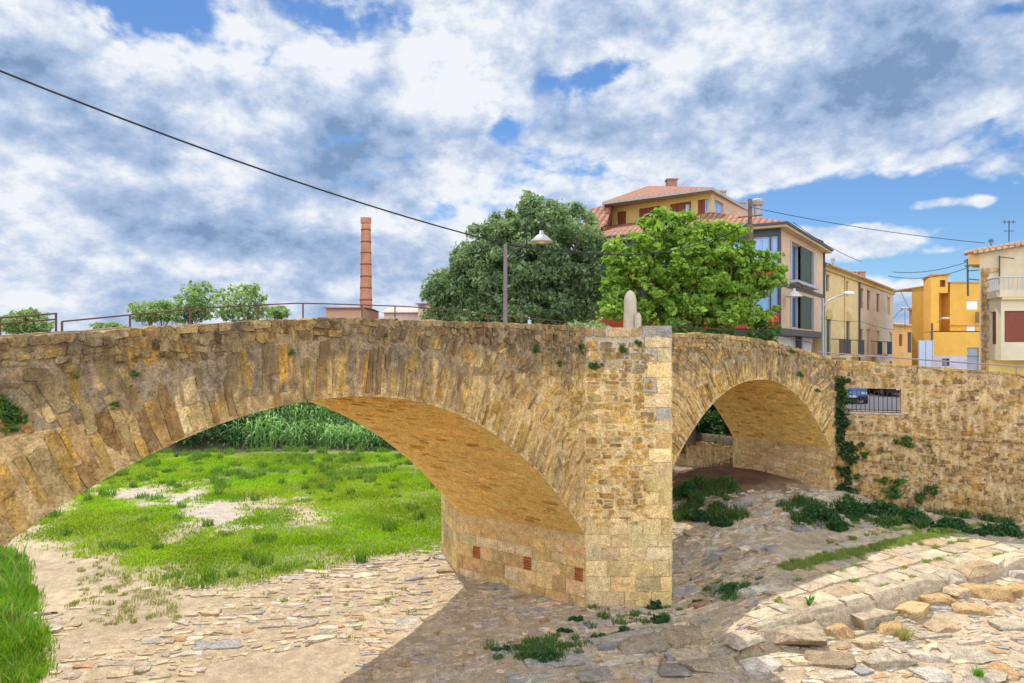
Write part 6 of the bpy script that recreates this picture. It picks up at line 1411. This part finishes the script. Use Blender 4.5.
g = G(); g.prism([P0, P1b, P2b, P3b], zb_ - .12, zb_ - .003); g.build('bay_base', M_CR2, cs)
M_YB = stucco('yellow_base', (.70, .52, .16)); fbox('yellow_plinth', A_, B_, s0 - .1, 6.5, ZB, zb_ - .13, .0, .25, M_YB, cs)
sl = [fpt(so, do, no, s0 - .08, 0, 0)[:2], fpt(so, do, no, s1_ - .12, 0, bh + .14)[:2], fpt(so, do, no, 5.4, 0, bh + .14)[:2], fpt(so, do, no, 6.2, 0, 0)[:2]]
zs0 = (350 - 296.5) / F * 26.5; zs1 = (350 - 289) / F * 26.5
g = G(); g.prism(sl, zs0, zs1); g.build('balcony_slab', M_CR2, cs); g = G(); g.prism([tuple(np.array(p) * .97 + np.array(sl).mean(0) * .03) for p in sl], zt_ + .003, zs0 - .003); g.build('bay_cornice', stucco('yellow_cornice', (.66, .52, .24)), cs)
g = G(); path = [np.array(p) for p in sl]
for i in range(3):
    a_, b_ = path[i], path[i + 1]; m_ = int(np.linalg.norm(b_ - a_) / .16) + 1
    for k in range(m_): q = a_ + (b_ - a_) * k / m_; g.tube([(*q, zs1), (*q, zs1 + .45)], .014, 5)
    g.tube([(*a_, zs1 + .46), (*b_, zs1 + .46)], .03, 6)
g.build('balustrade', M_LGREY, cs)
g = G(); p_ = fpt(so, do, no, Sx(999.5, .1), 2.55, .1); g.tube([p_, (p_[0], p_[1], 3.65)], .025, 6); g.tube([(p_[0], p_[1], 3.6), (p_[0] + .35, p_[1] - .3, 3.5)], .02, 6); g.build('wall_bracket', M_DGREY, cs)
# aerials and the frame of poles
def aerial(px, pyt, pyb, Y, w, label, bars):
    t = thing('tv_aerial', label, 'aerial', tuple(at(px, pyb, Y)), 0); g = G(); g.tube([at(px, pyb, Y), at(px, pyt, Y)], .02, 5); g.build('mast', M_DGREY, t); g = G()
    for (py, wp) in bars: g.tube([at(px - wp, py, Y), at(px + wp, py, Y)], .016, 5); 
    for k in (-.6, 0, .6): g.tube([at(px + k * bars[0][1], bars[0][0] - 2.2, Y - .1), at(px + k * bars[0][1], bars[0][0] + 2.2, Y + .1)], .01, 4)
    g.build('crossbars', M_DGREY, t)
aerial(1009, 221, 242, 28.5, 1, 'television aerial on the cream house roof', [(222, 7), (231, 5)])
aerial(991, 239, 248, 28.5, 1, 'small low aerial on the left end of the cream roof', [(241, 3)])
aerial(905, 307, 330, 60, 1, 'tall thin aerial behind the low orange house', [(309, 4)])
aerial(833, 258, 270, 45, 1, 'thin aerial over the left end of the yellow house', [(260, 2.5)])
t = thing('pole_frame', 'metal poles with cross arms carrying cables above the orange building', 'pole', tuple(at(967, 285, 48.5))); g = G()
g.tube([at(968, 296, 49), at(967.5, 259, 49)], .06, 6); g.build('mast', M_DGREY, t); g = G(); g.tube([at(968, 271, 49), at(979, 270, 49)], .04, 6); g.tube([at(968, 279, 49), at(979, 280, 49)], .04, 6); g.tube([at(964.5, 261, 49), at(970, 260, 49)], .06, 6); g.tube([at(965, 266, 49), at(970, 266, 49)], .05, 6); g.build('cross_arms', M_DGREY, t)
t = thing('utility_pole', 'short dark pole in front of the orange building wing', 'pole', (X_(933, 47.5), 47.6, ZB)); g = G(); g.tube([(X_(933, 47.5), 47.6, ZB), (X_(933, 47.5), 47.6, fz(323, 0, (0, 47.6), (0, 0)))], .07, 7); g.build('shaft', M_WOOD, t)
# ---- factory chimney and sheds
Yc = 110.; q = at(366, 316, Yc); fc = thing('factory_chimney', 'tall tapering red brick factory chimney with iron bands', 'chimney', (q[0], Yc, ZB))
ztp = at(366, 218, Yc)[2]; zbs = at(366, 313, Yc)[2]
def rc(z): return (4.5 + (6.2 - 4.5) * (ztp - z) / (ztp - zbs)) / F * Yc
m, nt, b = newmat('chimney_brick'); tcn = nd(nt, 'ShaderNodeNewGeometry'); br = nd(nt, 'ShaderNodeTexBrick'); mp = nd(nt, 'ShaderNodeMapping'); mp.inputs['Rotation'].default_value = (PI / 2, 0, 0); nt.links.new(tcn.outputs['Position'], mp.inputs[0]); nt.links.new(mp.outputs[0], br.inputs[0]); br.inputs['Scale'].default_value = 2.; br.inputs['Color1'].default_value = (.52, .21, .10, 1); br.inputs['Color2'].default_value = (.42, .16, .08, 1); br.inputs['Mortar'].default_value = (.45, .3, .2, 1)
nt.links.new(mixrgb(nt, 'MULTIPLY', .5, br.outputs[0], rampf(nt, nz(nt, .8, 6, .7), .3, .7, (.6, .55, .5), (1.3, 1.3, 1.3))), b.inputs['Base Color']); M_CB = m
g = G(); zz = np.linspace(ZB, ztp, 12); g.lathe([(rc(z), z) for z in zz], (q[0], Yc, 0), 20); g.build('shaft', M_CB, fc, smooth=True)
for k, py in enumerate((230, 242, 253, 264.5, 276.5, 288, 300, 312)): z = at(0, py, Yc)[2]; g = G(); g.lathe([(rc(z) + .03, -.1), (rc(z) + .06, -.08), (rc(z) + .06, .08), (rc(z) + .03, .1)], (q[0], Yc, z), 20); g.build('iron_band', plain('band_iron', (.2, .07, .05), .7), fc)
g = G(); g.lathe([(rc(ztp) + .02, -.9), (rc(ztp) + .12, -.8), (rc(ztp) + .12, 0), (rc(ztp) * .7, .02), (rc(ztp) * .7, -.3)], (q[0], Yc, ztp), 20); g.build('rim', M_CB, fc)
def shed(name, x0, x1, ytop, Y, label, wallc, roofc, ridge=0., wins=(), dep=12):
    t = thing(name, label, 'building', (X_((x0 + x1) / 2, Y), Y, ZB)); A_, B_ = (X_(x0, Y), Y), (X_(x1, Y), Y); z = (350 - ytop) / F * Y; so, do, no, Lo = fline(A_, B_)
    o = [(fs(a, so, do), fs(b, so, do), fz(d_, 0, so, do), fz(c, 0, so, do)) for a, b, c, d_ in wins]
    facade('wall', A_, B_, ZB - .3, z, o, stucco('shed_wall', wallc), t, rec=.3)
    for w in o: window(A_, B_, *w, t, M_GLASS, M_LGREY, rec=.28, mull=1)
    facade('wall', (B_[0], B_[1]), (B_[0], Y + dep), ZB - .3, z, [], stucco('shed_wall', wallc), t); facade('wall', (A_[0], Y + dep), A_, ZB - .3, z, [], stucco('shed_wall', wallc), t)
    g = G(); a, b_ = A_[0] - .3, B_[0] + .3; g.add([(a, Y - .4, z), (b_, Y - .4, z), (b_, Y + dep * .5, z + ridge), (a, Y + dep * .5, z + ridge), (a, Y + dep, z), (b_, Y + dep, z), (a, Y - .4, z - .15), (b_, Y - .4, z - .15)], [(0, 1, 2, 3), (3, 2, 5, 4), (6, 7, 1, 0), (0, 3, 4), (1, 5, 2)]); g.build('roof', roofc, t); return t
shed('factory_shed', 326, 363, 307.5, 102, 'flat orange-brown factory wall just left of the tall chimney', (.52, .28, .17), M_TILE, .15)
shed('factory_shed', 384, 419, 312, 104, 'pale pink low shed right of the tall chimney', (.62, .43, .34), plain('pink_roof', (.6, .38, .3), .9), 1.0)
shed('far_house', 418, 431, 303.5, 100, 'small pink house with a window over its shed, right of the tall chimney', (.64, .40, .28), M_TILE, .5, wins=[(419.5, 425, 305.5, 309.5)])
shed('far_house', 431, 442, 311, 98, 'low pinkish house against the big dark tree', (.6, .42, .34), M_TILE, .8, wins=[(415.5, 424, 313, 319)][:0])
# ---- parked cars
def car(label, px, Y, rz, paint, z=-3.22):
    t = thing('parked_car', label, 'car', (0, 0, 0), 0, 'cars parked beyond the wall opening')
    g = G(); W2 = .86
    prof = [(-2.05, .32, .80), (-2.1, .55, .84), (-2.02, .86, .84), (-1.7, .95, .83), (-1.0, .98, .82), (.95, .98, .82), (1.55, .90, .82), (1.98, .78, .78), (2.08, .55, .80), (2.0, .3, .76)]
    v = [(sx_ * w * (1 if 0 < i < 9 else .96), y, z_) for sx_ in (-1, 1) for i, (y, z_, w) in enumerate(prof)]; n = 10
    v += [(sx_ * .8, y, .24) for sx_ in (-1, 1) for y in (-1.95, 1.9)]
    f = [tuple(range(n)), tuple(range(2 * n - 1, n - 1, -1))] + [(i, n + i, n + i + 1, i + 1) for i in range(n - 1)] + [(0, 9, 19, 10)[::-1]]
    g.add(v[:20], f); bd = g.build('body', paint, t)
    g = G(); c = [(-1.85, .93, .76), (-1.5, 1.38, .60), (-.9, 1.46, .58), (.1, 1.43, .58), (.95, .96, .74)]
    v = [(sx_ * w, y, z_) for sx_ in (-1, 1) for y, z_, w in c]; g.add(v, [(0, 1, 2, 3, 4), (9, 8, 7, 6, 5)] + [(i, 5 + i, 6 + i, i + 1) for i in range(4)]); cb = g.build('windows', M_GLASS, t)
    g = G(); g.add([(sx_ * .57, y, z_) for z_ in (1.425, 1.475) for sx_, y in ((-1, -1.4), (1, -1.4), (1, .05), (-1, .05))], [(0, 3, 2, 1), (4, 5, 6, 7), (0, 1, 5, 4), (1, 2, 6, 5), (2, 3, 7, 6), (3, 0, 4, 7)]); g.build('roof_panel', paint, t)
    for sx_ in (-1, 1):
        for y in (-1.3, 1.32):
            g = G(); 
            ring = [(.31, -.1), (.33, -.06), (.33, .06), (.31, .1), (.2, .1)]
            v = [(sx_ * .78 + h, y + r * math.cos(2 * PI * k / 18), .33 + r * math.sin(2 * PI * k / 18)) for r, h in ring for k in range(18)]; f = [(i * 18 + k, i * 18 + (k + 1) % 18, (i + 1) * 18 + (k + 1) % 18, (i + 1) * 18 + k) for i in range(4) for k in range(18)] + [tuple(range(18))[::-1]]
            g.add(v, f); wh = g.build('wheel', M_BLACK, t); g = G(); v = [(sx_ * .885, y + r * math.cos(2 * PI * k / 18), .33 + r * math.sin(2 * PI * k / 18)) for r in (.2, .05) for k in range(18)]; g.add(v, [(k, (k + 1) % 18, 18 + (k + 1) % 18, 18 + k) for k in range(18)] + [tuple(range(18, 36))]); g.build('rim', M_STEEL, wh)
        g = G(); g.box(sx_ * .62 - .16, sx_ * .62 + .16, -2.12, -2.0, .68, .82); g.build('tail_light', M_TL, t); g = G(); g.box(sx_ * .62 - .16, sx_ * .62 + .16, 1.96, 2.09, .62, .74); g.build('headlight', M_GLASSW, t)
        g = G(); g.box(sx_ * .92 - .07, sx_ * .92 + .07, .72, .84, .95, 1.08); g.build('mirror', paint, t)
    g = G(); g.box(-.78, .78, -2.15, -2.02, .3, .5); g.build('bumper', M_BLACK, t); g = G(); g.box(-.78, .78, 2.0, 2.12, .28, .46); g.build('bumper', M_BLACK, t)
    g = G(); g.box(-.26, .26, -2.165, -2.15, .5, .62); g.build('number_plate', M_BL, t); g = G(); g.box(-.26, .26, 2.12, 2.135, .42, .54); g.build('number_plate', M_BL, t)
    t.location = (X_(px, Y), Y, z); t.rotation_euler = (0, 0, rz); bpy.context.view_layer.update(); return t
M_TL = plain('red_lens', (.5, .02, .02), .3)
def fixloc(t):
    for o in list(t.children_recursive):
        o.matrix_parent_inverse.identity()
for a_ in (('blue car parked nose to the wall, left in the wall opening', 849, 44.5, PI - .35, plain('blue_paint', (.04, .13, .40), .3, .1, .1, 2., 0, .6)), ('black car seen from behind, right in the wall opening', 887, 51, -.1, plain('black_paint', (.015, .015, .018), .3, .1, .1, 2., 0, .6)), ('silver-grey car between the blue and the black one', 871.5, 55, .1, plain('silver_paint', (.45, .46, .48), .35, .3, .1, 2., 0, .6))):
    fixloc(car(*a_))
